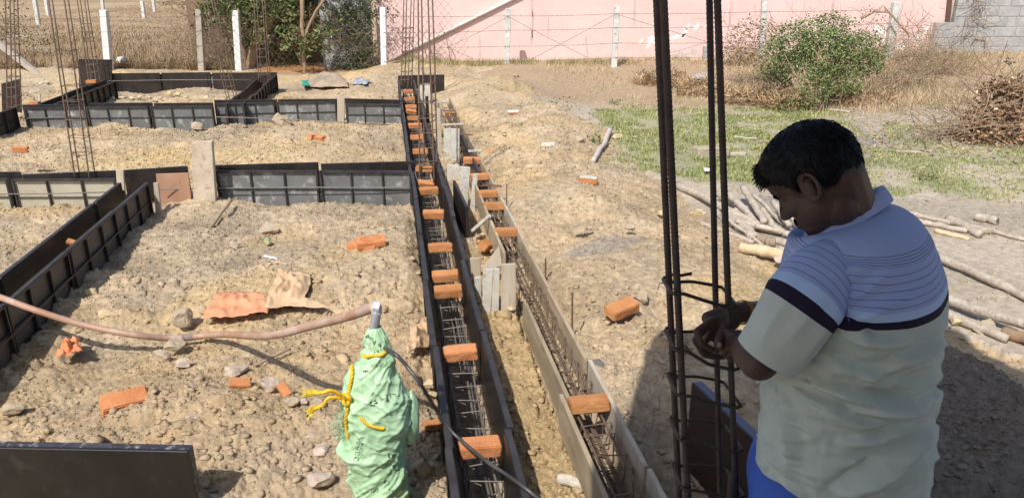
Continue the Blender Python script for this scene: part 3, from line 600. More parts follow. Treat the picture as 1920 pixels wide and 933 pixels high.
for (x0, x1, a, b, yb, lab, m, xb0, xb1) in VB: vplate('upright_board', lab, 'wooden board', x0, x1, a, b, yb, .022, m, xb0=xb0, xb1=xb1, group='upright boards by the wooden form')
y = G(925, 500).y
plate('sloping_board', 'sloping cemented board piece above the upright boards', 'wooden board', [D(936, 462, 6.0), D(941, 497, 5.98), D(905, 512, 5.96), D(905, 500, 5.97)], .02, M_WOOD)
mb = MB(); mb.beam(P(886, 432, .24), P(918, 404, .45), .035, .03); tag(mb.build('short_stick', M_WOODW), 'short whitish stick leaning over the wooden form', 'stick')
for i, (p, q, m, lab, w) in enumerate([((826, 234), (870, 232), M_WOODW, 'pale batten laid across the far wooden form', .05), ((814, 193), (842, 190), M_WOODW, 'pale batten across the far end of the wooden form', .04), ((852, 250), (886, 253), M_REBAR, 'rusty rod laid across the wooden form', .018), ((878, 283), (903, 282), M_WOODW, 'whitish batten laid over the wooden form beside the black panel', .05), ((815, 206), (852, 208), M_REBAR, 'rusty rod across the farthest brick of the wooden form', .018), ((826, 218), (861, 221), M_REBAR, 'rusty rod across the wooden form near the far bricks', .018), ((905, 346), (940, 349), M_REBAR, 'rusty rod laid over the tilted brick', .014)]):
    mb = MB(); mb.beam(P(*p, .43), P(*q, .43), w, .02); tag(mb.build('cross_batten', m), lab, 'batten')
mb = MB(); mb.box(UV(2.80, 1.02, .30), EV * .075, EU * .06, UP * .03); tag(mb.build('steel_box', M_STEEL_F, bevel=.006), 'small dark steel box across the near end of the wooden form', 'box')
# rods driven beside the planks
for (x, y0, y1, lab) in [(950, 345, 400, 'steel pin standing on the bank by the tilted brick'), (1023, 484, 530, 'steel pin outside the right side board, upper one'), (1073, 548, 628, 'steel pin outside the right side board, lower one'), (988, 556, 640, 'steel pin against the left side board'), (994, 590, 640, 'bent steel pin against the left side board'), (1006, 495, 540, 'thin wire pin inside the right side board')]:
    p = G(x, y1); mb = MB(); q = D(x, y0, p.y); mb.tube([p - UP * .05, p + (q - p) * .5, q], .008, 6); tag(mb.build('steel_pin', M_REBAR), lab, 'steel pin')
p0 = P(1040, 912, .2)
# ---------------------------------------------------------------- upright rebar columns
def column(label, bars, depth, stirs, r=.009, m=None, ext=1.35, off=.0, back=.16):
    """bars: (x at top row, x at base row, base row, is_back)"""
    m = m or M_REBAR; y = depth
    base = D(bars[0][1], bars[0][2], y); t = thing('rebar_column', label, 'rebar column', (base.x, y, base.z), 'rebar columns')
    lines = []
    for (xt, xb, yb, bk) in bars:
        yy = y + (back if bk else 0)
        p = D(xb, yb, yy); q = D(xt, 0, yy); p2 = p - (q - p) * .06; q2 = p + (q - p) * ext; mid = (p + q2) / 2 + Vector((random.uniform(-.01, .01), random.uniform(-.02, .02), 0))
        mb = MB(); mb.tube([p2, p, mid, q2], r, 6); mb.build('bar', m, t, smooth=True); lines.append((p, q))
    for s in stirs:
        z = D(bars[0][1], s, y).z; ring = []
        for (p, q) in lines:
            k = (z - p.z) / (q.z - p.z); ring.append(p + (q - p) * k)
        order = [0, 1, 3, 2] if len(ring) == 4 else list(range(len(ring)))
        ring = [ring[i] for i in order]; c = sum(ring, Vector()) / len(ring); ring = [c + (w - c) * 1.14 + UP * random.uniform(-.012, .012) for w in ring]
        ring = ring + [ring[0]]
        mb = MB(); mb.tube(ring, r * .62, 5); mb.build('stirrup', m, t)
    return t
column('rusty rebar column at the far left edge', [(10, 14, 204, 0), (26, 31, 204, 0), (18, 22, 200, 1), (33, 40, 200, 1)], 14.5, [65, 84, 106, 122, 145, 164, 182, 200], r=.011)
column('tall rusty rebar column crossing the middle row, nearest on the left', [(91, 139, 322, 0), (120, 166, 322, 0), (99, 148, 320, 1), (128, 177, 320, 1)], 8.95, [95, 127, 162, 191, 224, 258, 291], r=.0085)
column('rusty rebar column inside the dark square plate', [(144, 166, 148, 0), (159, 180, 148, 0), (150, 171, 146, 1), (164, 187, 146, 1)], 18.4, [45, 60, 78, 92, 107, 121, 136], r=.012)
column('thin rebar column in front of the grey fence post and tree', [(381, 427, 192, 0), (397, 441, 192, 0), (387, 431, 188, 1), (402, 446, 188, 1)], 15.3, [63, 82, 103, 123, 143, 163], r=.009)
column('thin rebar column against the tree trunk', [(476, 486, 165, 0), (492, 504, 165, 0), (481, 490, 161, 1), (497, 508, 161, 1)], 18.2, [60, 78, 92, 108, 124, 140], r=.010)
column('dark rebar column rising from the crossing of the long form', [(784, 787, 330, 0), (803, 814, 330, 0), (790, 796, 322, 1), (810, 820, 322, 1)], 9.55, [158, 193, 221, 248, 277, 308], r=.0105)
column('rusty rebar column at the far end of the long form', [(757, 752, 160, 0), (771, 765, 160, 0), (762, 759, 157, 1), (776, 772, 157, 1)], 17.6, [53, 72, 97, 115, 135, 150], r=.013)
# rods tied along the rows
def rod(label, pts, r=.007, m=None):
    mb = MB(); mb.tube(pts, r, 6); return tag(mb.build('tie_rod', m or M_REBAR_L, smooth=True), label, 'steel rod', 'rods tied along the panel rows')
yy = 9.14
rod('long steel rod along the nearest row with a bent right end', [D(298, 355, 8.85), D(400, 353, yy), D(560, 351, yy), D(700, 352, yy), D(760, 351, yy), D(770, 346, yy), D(777, 333, yy)])
rod('steel rod along the yellowish panels at left', [D(-40, 364, 8.6), D(100, 363, 8.6), D(205, 360, 8.6)])
rod('long steel rod along the middle row', [D(48, 222, 14.05), D(180, 219, 14.2), D(300, 217, 14.3), D(470, 221, 14.3), D(600, 227, 14.3), D(745, 235, 14.4)], .009)
rod('steel rod along the farthest row', [D(190, 152, 18.75), D(330, 150, 18.75), D(470, 150, 18.75)], .010)
rod('thin rod along the diagonal form', [UV(4.3, -2.895, .17), UV(6.5, -2.90, .18), UV(9.0, -2.90, .18)], .006, M_REBAR)
rod('thin loose rod leaning on the far left side of the long form', [P(778, 322, .42), P(784, 345, .3), P(790, 368, .22)], .007)
# ================================================================ BACKGROUND: walls, fence, trees
M_PINKW = mat('pink_plaster', (.70, .495, .46), (.75, .55, .515), (.65, .47, .445), scale=.9, rough=.9, bump=.15, bscale=30, thresh=(.60, .75), spec=.2)
M_WPAINT = mat('flaked_white_paint', (.78, .72, .70), (.86, .82, .80), scale=6, rough=.9)
M_GPLAST = mat('bare_plaster', (.50, .43, .40), (.60, .50, .46), scale=6, rough=.95)
M_STAIN = mat('damp_stain', (.53, .385, .36), (.66, .47, .44), scale=5, rough=.95)
WY = 24.25
t = thing('boundary_wall', 'long pink plastered boundary wall behind the barbed wire fence', 'wall', (5.2, WY, -.3))
xl, xr = D(706, 60, WY).x, D(1781, 30, WY).x
mb = MB(); mb.box(((xl + xr) / 2, WY + .11, 1.6), Vector(((xr - xl) / 2, 0, 0)), Vector((0, .11, 0)), Vector((0, 0, 1.95))); mb.build('wall_face', M_PINKW, t)
mb = MB(); mb.box(((xl + xr) / 2, WY + .11, 3.60), Vector(((xr - xl) / 2 + .03, 0, 0)), Vector((0, .15, 0)), Vector((0, 0, .048))); mb.build('coping', M_CONC, t)
def blob(mb, px, py, rx, ry, seed, y, ang=0.):
    """an irregular thin patch lying on the wall"""
    rr = random.Random(seed); n = 18; c = D(px, py, y); ca, sa = math.cos(ang), math.sin(ang); vv = [c + Vector((0, -.003, 0))]
    for k in range(n):
        a = 2 * math.pi * k / n; r = rr.uniform(.45, 1.15); x = rx * r * math.cos(a); z = ry * r * math.sin(a)
        vv.append(c + Vector((x * ca - z * sa, -.003, x * sa + z * ca)))
    b = [v + Vector((0, .002, 0)) for v in vv[1:]]
    mb.add(vv + b, [(0, 1 + k, 1 + (k + 1) % n) for k in range(n)] + [(1 + k, 19 + k, 19 + (k + 1) % n, 1 + (k + 1) % n) for k in range(n)])
mb = MB()
for i, (x, y, rx, ry, a) in enumerate([(1225, 75, .25, .16, .5), (1240, 62, .2, .09, .8), (1268, 70, .3, .07, .3), (1284, 62, .22, .07, 1.1), (1290, 50, .14, .05, 1.2), (1305, 52, .08, .14, -.3), (1202, 77, .10, .05, .7), (1322, 50, .10, .04, .5), (1216, 88, .12, .03, .3), (1652, 55, .35, .16, .2), (1665, 72, .25, .18, .6), (1680, 95, .3, .3, 0), (1720, 75, .1, .3, .2), (1735, 60, .06, .3, -.3), (1640, 60, .14, .05, 0)]): blob(mb, x, y, rx, ry, i, WY, a)
mb.build('flaked_paint', M_WPAINT, t)
mb = MB()
for i, (x, y, rx, ry, a) in enumerate([(1275, 104, .35, .14, .1), (1290, 112, .3, .06, 0), (1300, 98, .15, .16, .4), (1180, 122, .35, .12, 0), (1065, 128, .5, .12, 0), (1260, 110, .2, .05, .2)]): blob(mb, x, y, rx, ry, 40 + i, WY, a)
mb.build('bare_patch', M_GPLAST, t)
mb = MB()
for i, (x, y, rx, ry, a) in enumerate([(998, 15, .07, .4, 0), (999, 45, .05, .45, 0), (997, 70, .04, .3, 0), (1028, 50, .03, .5, 0), (900, 95, .05, .5, 0), (1100, 90, .04, .5, .1), (1190, 25, .05, .6, 0), (870, 125, .5, .12, 0), (1110, 126, .6, .10, 0), (1250, 126, .5, .12, 0), (1370, 30, .06, .6, 0), (1560, 20, .07, .6, 0), (1400, 95, .5, .3, 0), (760, 60, .04, .6, 0)]): blob(mb, x, y, rx, ry, 60 + i, WY, a)
mb.build('damp_streak', M_STAIN, t)
mb = MB(); a = D(730, 113, WY - .07); b = D(958, 0, WY - .07); mb.tube([a, b, b + (b - a) * .3], .052, 10); tag(mb.build('wall_pipe', mat('white_pvc', (.66, .60, .57), (.72, .66, .63), scale=3, rough=.5), smooth=True), 'white plastic pipe running diagonally up the pink wall', 'pipe')
mb = MB(); mb.beam(D(1774, 62, WY - .06), D(1787, -60, WY - .06), .11, .11, Vector((0, 1, 0))); tag(mb.build('corner_pipe', mat('brown_pipe', (.10, .055, .045), (.14, .08, .065), scale=4, rough=.6)), 'dark brown pipe at the right end of the pink wall', 'pipe')
# block walls: every block a part
M_BLOCK = mat('concrete_block', (.33, .325, .32), (.44, .435, .43), (.23, .225, .22), scale=3.2, rough=.95, bump=.5, bscale=26, thresh=(.6, .75), spec=.2)
M_MORTAR = mat('mortar', (.30, .29, .28), (.38, .37, .36), scale=6, rough=.95)
def block_meshes(bw, bh, bd):
    out = []
    for i in range(4):
        bm = bmesh.new(); bmesh.ops.create_cube(bm, size=1)
        for v in bm.verts: v.co = Vector((v.co.x * (bw - .018), v.co.y * bd, v.co.z * (bh - .018))) + mnoise.noise_vector(v.co * 9 + Vector((i, 0, 0))) * .006
        bmesh.ops.bevel(bm, geom=bm.edges[:], offset=.008, segments=1, affect='EDGES'); me = bpy.data.meshes.new('block'); bm.to_mesh(me); bm.free(); me.materials.append(M_BLOCK); out.append(me)
    return out
def blockwall(label, x0, x1, y, z0, courses, bw, bh, bd=.2, notch=0):
    t = thing('block_wall', label, 'wall', ((x0 + x1) / 2, y, z0)); mes = block_meshes(bw, bh, bd); c0 = Vector(t.location)
    mb = MB(); mb.box(((x0 + x1) / 2, y + .004, z0 + courses * bh / 2), Vector(((x1 - x0) / 2 - .01, 0, 0)), Vector((0, bd / 2 - .012, 0)), Vector((0, 0, courses * bh / 2 - .01))); mb.build('mortar', M_MORTAR, t)
    for k in range(courses):
        x = x0 + (bw / 2 if k % 2 else 0)
        if k % 2:
            o = share('block', mes[0], Vector((x0 + bw / 4, y, z0 + (k + .5) * bh)) - c0, (0, 0, 0), t); o.scale = (.5, 1, 1)
        while x + bw * .4 < x1:
            w = min(bw, x1 - x); o = share('block', random.choice(mes), Vector((x + w / 2, y + random.uniform(-.006, .006), z0 + (k + .5) * bh)) - c0, (0, 0, 0), t); o.scale = (w / bw, 1, 1); x += bw
    return t
blockwall('grey concrete block wall at the right end behind dry weeds', D(1781, 60, WY).x, D(1925, 60, WY).x + 2.5, WY - .02, -.25, 12, .66, .30)
blockwall('low grey block wall stub below the brown pipe', D(1744, 90, WY - .35).x, D(1781, 90, WY - .35).x - .02, WY - .36, -.25, 7, .5, .235)
blockwall('mossy grey block pillar half hidden by the creeper', D(606, 100, 24.0).x, D(700, 100, 24.0).x, 24.0, -.2, 11, .55, .22)
t_ = blockwall('whitish block stub against the pink wall, behind the near rebar', D(1318, 100, 23.9).x, D(1336, 100, 23.9).x, 23.9, -.1, 4, .3, .2)
# fence posts
def post(label, xb, yb, xt, yt, y, w=.15, m=None, down=.5, name='fence_post'):
    a = D(xb, yb, y); b = D(xt, yt, y); mb = MB(); mb.beam(a - (b - a).normalized() * down, b, w, w, Vector((0, 1, 0))); o = mb.build(name, m or M_POST, bevel=.012)
    return tag(o, label, 'fence post', 'concrete fence posts')
post('pale fence post before the pink wall, just right of the centre rebar', 950, 138, 953, 16, 23.2, .17)
post('pale fence post before the pink wall, nearest one left of the near rebar', 1150, 150, 1157, 11, 22.3, .165)
post('white fence post at the left end of the pink wall', 721, 146, 718, 14, 23.1, .17, mat('white_post', (.70, .70, .69), (.78, .78, .77), (.55, .54, .52), scale=5, rough=.85))
post('bright white fence post beside the branching tree', 449, 136, 442, 20, 23.6, .19, mat('bright_post', (.74, .74, .73), (.82, .82, .81), scale=5, rough=.85))
post('grey weathered fence post left of the branching tree', 379, 136, 373, 18, 23.6, .18, M_POSTG)
post('white fence post with a dark top in the brown field corner', 203, 112, 195, 19, 23.4, .20, mat('painted_post', (.70, .69, .67), (.62, .61, .59), scale=4, rough=.85))
post('fence post wrapped in vines, behind the green bush', 1427, 128, 1434, -12, 22.9, .16)
post('leaning fence post by the dry vines at the right end', 1664, 112, 1681, 4, 22.9, .22)
mb = MB(); a = D(196, 33, 23.36); b = D(195, 18, 23.36)
mb.beam(D(198.5, 50, 23.28), D(195, 19.5, 23.28), .19, .02, Vector((0, 1, 0)))
for i, (x0, y0, x1, y1, yy) in enumerate([(71, 37, 65, 0, 46), (89, 22, 86, 0, 56), (270, 30, 266, 2, 52), (290, 22, 287, 0, 60), (192, 5, 190, -12, 60)]):
    post('slim far fence post in the brown field, %s from the left' % ORD[[0, 1, 3, 4, 2][i]], x0, y0, x1, y1, yy, .2)
mb = MB(); mb.beam(D(-10, 76, 23.4), D(80, 146, 23.0), .15, .15); tag(mb.build('brace_post', M_POSTG, bevel=.01), 'grey concrete strut leaning at the far left edge', 'strut', None)
# barbed wire
def barbed(label, pts, name='barbed_wire', barbs=True, r=.0045):
    mb = MB(); P3 = []
    for i in range(len(pts) - 1):
        a, b = pts[i], pts[i + 1]; n = max(2, int((b - a).length / .7))
        for k in range(n): s = k / n; P3.append(a.lerp(b, s) - UP * (.10 * s * (1 - s) * min(1, (b - a).length / 3)))
    P3.append(pts[-1]); mb.tube(P3, r, 4)
    if barbs:
        for i in range(len(P3) - 1):
            a, b = P3[i], P3[i + 1]; n = max(1, int((b - a).length / .14))
            for k in range(n):
                c = a.lerp(b, (k + random.random() * .5) / n); e = Vector((random.uniform(-.5, .5), random.uniform(-1, 1), random.uniform(-1, 1))).normalized() * .024
                mb.beam(c - e, c + e, .006, .006)
    return tag(mb.build(name, M_WIRE), label, 'barbed wire', 'barbed wire strands')
PX = [(718, 23.0), (952, 23.1), (1154, 22.2), (1430, 22.8), (1673, 22.8)]
ST = [[30, 30, 26, 22, 17], [61, 57, 52, 48, 44], [88, 87, 81, 78, 72], [116, 114, 108, 105, 98], [140, 133, 130, 122, 115]]
NM = ['topmost', 'second from the top', 'middle', 'fourth from the top', 'lowest']
for k in range(5): barbed('%s horizontal strand of barbed wire before the pink wall' % NM[k], [D(x, ST[k][i], y) for i, (x, y) in enumerate(PX)])
for i, (a, b, lab) in enumerate([((952, 31, 23.08), (1150, 131, 22.18), 'falling to the right between the two pale posts'), ((952, 133, 23.08), (1154, 27, 22.18), 'rising to the right between the two pale posts'), ((1157, 27, 22.18), (1424, 106, 22.78), 'falling to the right behind the near rebar'), ((1152, 128, 22.18), (1430, 48, 22.78), 'rising to the right behind the near rebar'), ((838, 90, 23.05), (952, 32, 23.08), 'rising to the post right of the centre rebar'), ((838, 88, 23.05), (948, 136, 23.08), 'falling to the post right of the centre rebar')]):
    barbed('slanting barbed wire ' + lab, [D(*a), D(*b)])
for k, yy in enumerate([32, 60, 88, 118]): barbed('thin fence wire over the brown field, %s from the top' % ORD[k], [D(-60, yy + 6, 23.3), D(196, yy, 23.3), D(376, yy - 2, 23.5), D(442, yy - 3, 23.5)], r=.004)
# chain link mesh
mb = MB(); y = 23.35; z0, z1 = .0, 2.35; xa, xb = D(384, 80, y).x, D(850, 80, y).x; hgt = z1 - z0; st = .215
for k in range(int((xb - xa + hgt) / st)):
    x0 = xa + k * st
    for sgn in (1, -1):
        p0 = Vector((x0 if sgn > 0 else x0, y + .004 * sgn, z0)); p1 = Vector((x0 - sgn * hgt * .85, y + .004 * sgn, z1)); 
        if sgn < 0: p0.x -= hgt * .85; p1.x = p0.x + hgt * .85
        d = p1 - p0
        lo, hi = 0., 1.
        for e in (xa, xb):
            if abs(d.x) > 1e-6:
                s = (e - p0.x) / d.x
                if (e == xa) == (d.x < 0): hi = min(hi, s)
                else: lo = max(lo, s)
        if hi - lo > .02: mb.beam(p0 + d * lo, p0 + d * hi, .0055, .0055)
tag(mb.build('chain_link_mesh', M_WIRE), 'chain link mesh stretched between the white posts before the trees', 'wire mesh')

# ---------------------------------------------------------------- plants
def leaf_mesh(name, parent, clumps, size, cols, aspect=.5, droop=.3, mat_=None, loc=None):
    """clumps: (centre, (rx, ry, rz), count); leaves as folded quads spread through each clump"""
    Vs, Cs = [], []
    for (c, r, n) in clumps:
        q = RNG.normal(0, 1, (n, 3)); q /= np.linalg.norm(q, axis=1)[:, None]; q *= (RNG.uniform(.15, 1, (n, 1)) ** .45)
        lump = np.array([mnoise.noise(Vector(v) * 2.3 + Vector(c)) for v in q]); keep = lump > -.22; q = q[keep]; n = len(q)
        p = np.array(c) + q * np.array(r); s = size * RNG.uniform(.6, 1.35, n)[:, None]
        a = RNG.normal(0, 1, (n, 3)); a[:, 2] = a[:, 2] * .6 - droop; a /= np.linalg.norm(a, axis=1)[:, None]
        b = np.cross(a, RNG.normal(0, 1, (n, 3))); b /= np.linalg.norm(b, axis=1)[:, None]; w = np.cross(a, b)
        v0 = p; v1 = p + a * s * .5 + b * s * aspect * .5 + w * s * .10; v2 = p + a * s; v3 = p + a * s * .5 - b * s * aspect * .5 + w * s * .10
        Vs.append(np.stack([v0, v1, v2, v3], 1).reshape(-1, 3)); k = RNG.integers(0, len(cols), n); Cs.append(np.repeat(np.array(cols)[k] * RNG.uniform(.7, 1.3, (n, 1)), 4, 0))
    V = np.concatenate(Vs); n = len(V) // 4; i = np.arange(n) * 4; F = np.concatenate([np.stack([i, i + 1, i + 2], 1), np.stack([i, i + 2, i + 3], 1)])
    o = link_mesh(name, V, F, mat_ or M_LEAF, parent, loc=loc); set_col(o.data, np.concatenate(Cs)); return o
M_LEAF = mat('leaf', (.9, .9, .9), (1.1, 1.1, 1.1), scale=2, rough=.55, attr='soil', spec=.35, rnd=False)
def limb(mb, pts, r0, r1, n=7):
    pts = [Vector(p) for p in pts]; fine = []
    for i in range(len(pts) - 1):
        for k in range(4):
            s = k / 4; p = pts[i].lerp(pts[i + 1], s); fine.append(p + mnoise.noise_vector(p * 1.7) * r0 * .7)
    fine.append(pts[-1]); m = len(fine); mb.tube(fine, [r0 + (r1 - r0) * k / (m - 1) for k in range(m)], n)
def twigs(mb, c, r, n, L, rad=.006, up=.3):
    for _ in range(n):
        p = Vector(c) + Vector([random.gauss(0, .5) * r[k] for k in range(3)]); d = Vector((random.gauss(0, 1), random.gauss(0, .7), random.gauss(up, .7))).normalized(); pts = [p]
        for k in range(3): d = (d + Vector([random.gauss(0, .35) for _ in range(3)])).normalized(); pts.append(pts[-1] + d * L * random.uniform(.25, .45))
        mb.tube(pts, [rad, rad * .9, rad * .7, rad * .4], 4, False)
def plant(name, label, cat, base, trunk=None, crown=None, group=None):
    t = thing(name, label, cat, base, group)
    if trunk:
        mb = MB(); trunk(mb); o = mb.build('trunk' if name.endswith('tree') else 'stem', M_BARK if name.endswith('tree') else M_TWIG, t, smooth=True)
        if not name.endswith('tree'): o['kind'] = 'stuff'
    if crown: leaf_mesh('crown' if name.endswith('tree') else 'foliage', t, *crown)
    return t
GREENS = [(.060, .105, .028), (.085, .135, .035), (.045, .080, .024), (.14, .17, .05)]
YGREEN = [(.17, .18, .055), (.21, .21, .075), (.10, .13, .04), (.24, .22, .10)]
def c_(px, py, y, rx, ry=None, rz=None, n=100): return (tuple(D(px, py, y)), (rx, ry or rx, rz or rx), n)
def tr(mb):
    y = 24.3
    limb(mb, [D(464, 145, y), D(470, 112, y), D(480, 84, y), D(492, 58, y + .1), D(515, 28, y + .2), D(545, -8, y + .4)], .16, .10)
    limb(mb, [D(462, 145, y), D(458, 108, y), D(449, 76, y - .1), D(432, 60, y - .1), D(408, 45, y), D(378, 18, y), D(350, -10, y)], .12, .05)
    limb(mb, [D(470, 112, y), D(478, 70, y), D(478, 30, y), D(474, -20, y)], .10, .07); limb(mb, [D(446, 70, y), D(425, 25, y + .2), D(398, -15, y + .3)], .06, .04)
    limb(mb, [D(515, 28, y + .2), D(480, 45, y - .1), D(460, 20, y)], .05, .03); limb(mb, [D(458, 108, y), D(440, 90, y - .3), D(430, 80, y - .3)], .03, .02)
    limb(mb, [D(545, -8, y + .4), D(600, -90, y)], .10, .05); limb(mb, [D(474, -20, y), D(470, -120, y)], .07, .04); limb(mb, [D(398, -15, y + .3), D(360, -90, y)], .04, .03)
    twigs(mb, D(400, 60, 24.6), (1.0, .4, 1.0), 60, 1.1, .010); twigs(mb, D(360, 30, 24.4), (.9, .4, .6), 40, 1.0, .009, -.2)
plant('branching_tree', 'brown branching tree leaning behind the chain link mesh', 'tree', D(463, 140, 24.3), tr,
      ([c_(430, 10, 24.0, .9, .5, .4, 420), c_(468, 12, 24.0, .5, .5, .4, 220), c_(505, 5, 24.0, 1.0, .5, .45, 480), c_(540, 20, 23.8, .6, .4, .35, 260), c_(400, 20, 23.9, .6, .4, .4, 220), c_(525, 100, 24.9, .8, .3, .5, 220), c_(410, 35, 23.7, .9, .2, .5, 130), c_(520, 45, 23.6, 1.2, .2, .6, 170), c_(620, 30, 23.5, .7, .2, .5, 120), c_(468, 78, 24.0, .22, .2, .25, 40), c_(490, 65, 23.9, .35, .3, .3, 60), c_(420, 125, 24.0, .6, .4, .35, 120), c_(440, 45, 24.6, .5, .4, .4, 90),
        c_(480, -70, 24.3, 2.0, 1.3, .7, 1500), c_(420, -80, 24.0, 1.5, 1.2, .6, 900), c_(560, -70, 24.3, 1.7, 1.3, .7, 1300), c_(500, 15, 24.9, 1.0, .4, .6, 420), c_(560, 40, 25.3, .9, .3, .6, 320), c_(450, 60, 25.2, .5, .3, .8, 200)], .15, GREENS + YGREEN[:2]))
def tr2(mb):
    y = 23.0
    limb(mb, [D(572, 148, y), D(571, 110, y), D(573, 85, y), D(576, 62, y), D(592, 22, y), D(612, -5, y)], .055, .04); limb(mb, [D(571, 125, y), D(560, 108, y), D(552, 92, y)], .02, .01); limb(mb, [D(560, 108, y), D(566, 90, y)], .015, .01)
    limb(mb, [D(573, 85, y), D(566, 50, y + .1), D(566, -10, y + .2)], .05, .07); twigs(mb, D(565, 70, y), (.7, .3, .4), 40, .5, .007)
plant('young_tree', 'slim young tree with yellow green leaves behind the mesh', 'tree', D(572, 146, 23.0), tr2,
      ([c_(540, 58, 22.9, .35, .3, .25, 90), c_(558, 80, 22.9, .5, .3, .22, 110), c_(600, 62, 23.0, .45, .3, .25, 110), c_(580, 80, 22.8, .35, .3, .3, 90), c_(573, 95, 22.8, .16, .15, .25, 40), c_(610, 90, 23.0, .3, .3, .2, 50), c_(535, 88, 22.9, .22, .2, .14, 40)], .13, YGREEN + GREENS[:2]))
plant('leafy_tree', 'dark broad leaved plants hanging above the young tree', 'tree', D(590, 140, 25.0), lambda mb: limb(mb, [D(568, 140, 25.0), D(566, 60, 25.0), D(566, -40, 25.0)], .12, .08),
      ([c_(556, 2, 24.6, .5, .4, .5, 90), c_(600, 10, 24.6, .6, .4, .5, 120), c_(530, 30, 25.2, .6, .4, .8, 110), c_(610, -60, 24.0, 1.6, 1.2, .8, 700)], .30, [(.03, .055, .02), (.045, .08, .025), (.06, .09, .03)]))
def cr(mb):
    twigs(mb, D(660, 70, 23.75), (1.0, .25, 1.0), 160, .7, .006, .2); twigs(mb, D(690, 110, 23.7), (.3, .2, .6), 60, .6, .005, .3)
plant('creeper_hedge', 'dense dark green creeper covering the block pillar left of the pink wall', 'creeper', D(660, 142, 23.7), cr,
      ([c_(672, 35, 23.7, .65, .28, .55, 1300), c_(640, 45, 23.75, .5, .25, .45, 600), c_(675, 85, 23.7, .62, .28, .5, 1300), c_(655, 118, 23.65, .6, .28, .35, 900), c_(690, 120, 23.65, .35, .25, .35, 340), c_(650, 5, 23.7, .9, .35, .35, 520), c_(700, 10, 23.6, .45, .3, .4, 260), c_(735, 20, 23.6, .25, .2, .3, 70), c_(622, 60, 23.8, .2, .15, .35, 110), c_(660, -40, 23.7, 1.0, .4, .5, 500)], .075, [(.035, .065, .022), (.050, .085, .028), (.028, .05, .018), (.09, .12, .04), (.13, .12, .06)]))
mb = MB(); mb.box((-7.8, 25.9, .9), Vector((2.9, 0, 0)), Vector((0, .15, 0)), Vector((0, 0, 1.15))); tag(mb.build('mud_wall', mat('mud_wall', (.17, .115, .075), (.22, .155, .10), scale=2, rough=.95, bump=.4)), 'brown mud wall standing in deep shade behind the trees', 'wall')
mb = MB(); mb.box((-6.6, 30.5, 1.4), Vector((2.2, 0, 0)), Vector((0, .2, 0)), Vector((0, 0, 1.7))); tag(mb.build('house_wall', mat('beige_wall', (.50, .40, .30), (.56, .46, .35), scale=2, rough=.9)), 'beige house wall showing between the tree branches', 'wall')
def dead(mb): twigs(mb, D(352, 90, 23.9), (.5, .3, .5), 70, .9, .008, .6); twigs(mb, D(330, 105, 23.9), (.9, .3, .25), 40, .8, .007, .1)
plant('dead_bush', 'leafless brown bush left of the grey fence post', 'bush', D(350, 135, 23.9), dead, None)
plant('dark_shrub', 'dark scrub at the far left edge behind the rebar', 'bush', D(20, 90, 27.), lambda mb: twigs(mb, D(15, 60, 27), (.9, .4, .6), 70, .9, .008), ([c_(8, 55, 27, .7, .4, .7, 260), c_(60, 70, 28, 1.1, .4, .35, 240), c_(28, 15, 27, .5, .3, .4, 90)], .09, [(.10, .085, .045), (.15, .11, .06), (.06, .065, .03)]))
for i, (x, y, d, r) in enumerate([(20, 3, 80, 2.2), (120, 4, 88, 1.9), (330, 12, 70, 1.5), (240, 2, 95, 2.0), (410, 6, 60, 1.6)]):
    plant('field_bush', 'low dry bush far off in the brown field, %s from the left' % ORD[[0, 1, 3, 2, 4][i]], 'bush', D(x, y + 6, d), lambda mb: twigs(mb, D(x, y, d), (r * .6, r * .4, r * .3), 14, 1.4, .02), ([c_(x, y, d, r, r * .6, r * .35, 260)], .22, [(.14, .13, .07), (.20, .16, .09), (.10, .11, .05)]), 'bushes in the brown field')
# right: green bush, dry scrub, vines, brush pile
def gb(mb):
    for (x, y) in [(1500, 60), (1535, 85), (1545, 120), (1580, 110), (1470, 100), (1610, 95), (1560, 60)]: limb(mb, [D(1528, 218, 16.0), D((1528 + x) / 2 + random.uniform(-8, 8), (218 + y) / 2, 16.2 + random.uniform(-.2, .2)), D(x, y, 16.6 + random.uniform(-.4, .4))], .022, .006, 5)
    twigs(mb, D(1560, 150, 16.4), (.9, .5, .5), 90, .7, .005, .4); twigs(mb, D(1540, 60, 16.7), (.9, .4, .3), 30, .6, .004, .7)
plant('green_bush', 'large feathery green bush growing at the back of the grass', 'bush', D(1528, 216, 16.0), gb,
      ([c_(1490, 85, 16.6, .60, .45, .55, 2300), c_(1545, 100, 16.4, .7, .5, .6, 3200), c_(1610, 100, 16.7, .65, .45, .5, 2600), c_(1560, 45, 16.8, .5, .35, .3, 700), c_(1450, 110, 16.9, .4, .35, .5, 700), c_(1540, 95, 16.7, 1.15, .6, .85, 900), c_(1470, 120, 16.6, .35, .4, .4, 800), c_(1570, 150, 16.3, .6, .4, .35, 1500), c_(1525, 165, 16.0, .4, .35, .45, 900), c_(1630, 120, 16.9, .35, .35, .3, 700), c_(1520, 45, 16.8, .7, .3, .2, 160), c_(1490, 200, 15.9, .5, .3, .22, 260), c_(1590, 70, 16.8, .45, .3, .2, 140)], .062, [(.10, .165, .05), (.13, .20, .06), (.20, .26, .075), (.08, .13, .045), (.24, .26, .10)]))
def ds(mb): twigs(mb, D(1420, 90, 19.5), (.9, .4, .7), 90, .8, .006, .3); twigs(mb, D(1440, 170, 17.0), (.5, .4, .5), 80, .7, .005, .5); twigs(mb, D(1380, 120, 22.5), (.9, .3, .4), 110, .7, .006, .2)
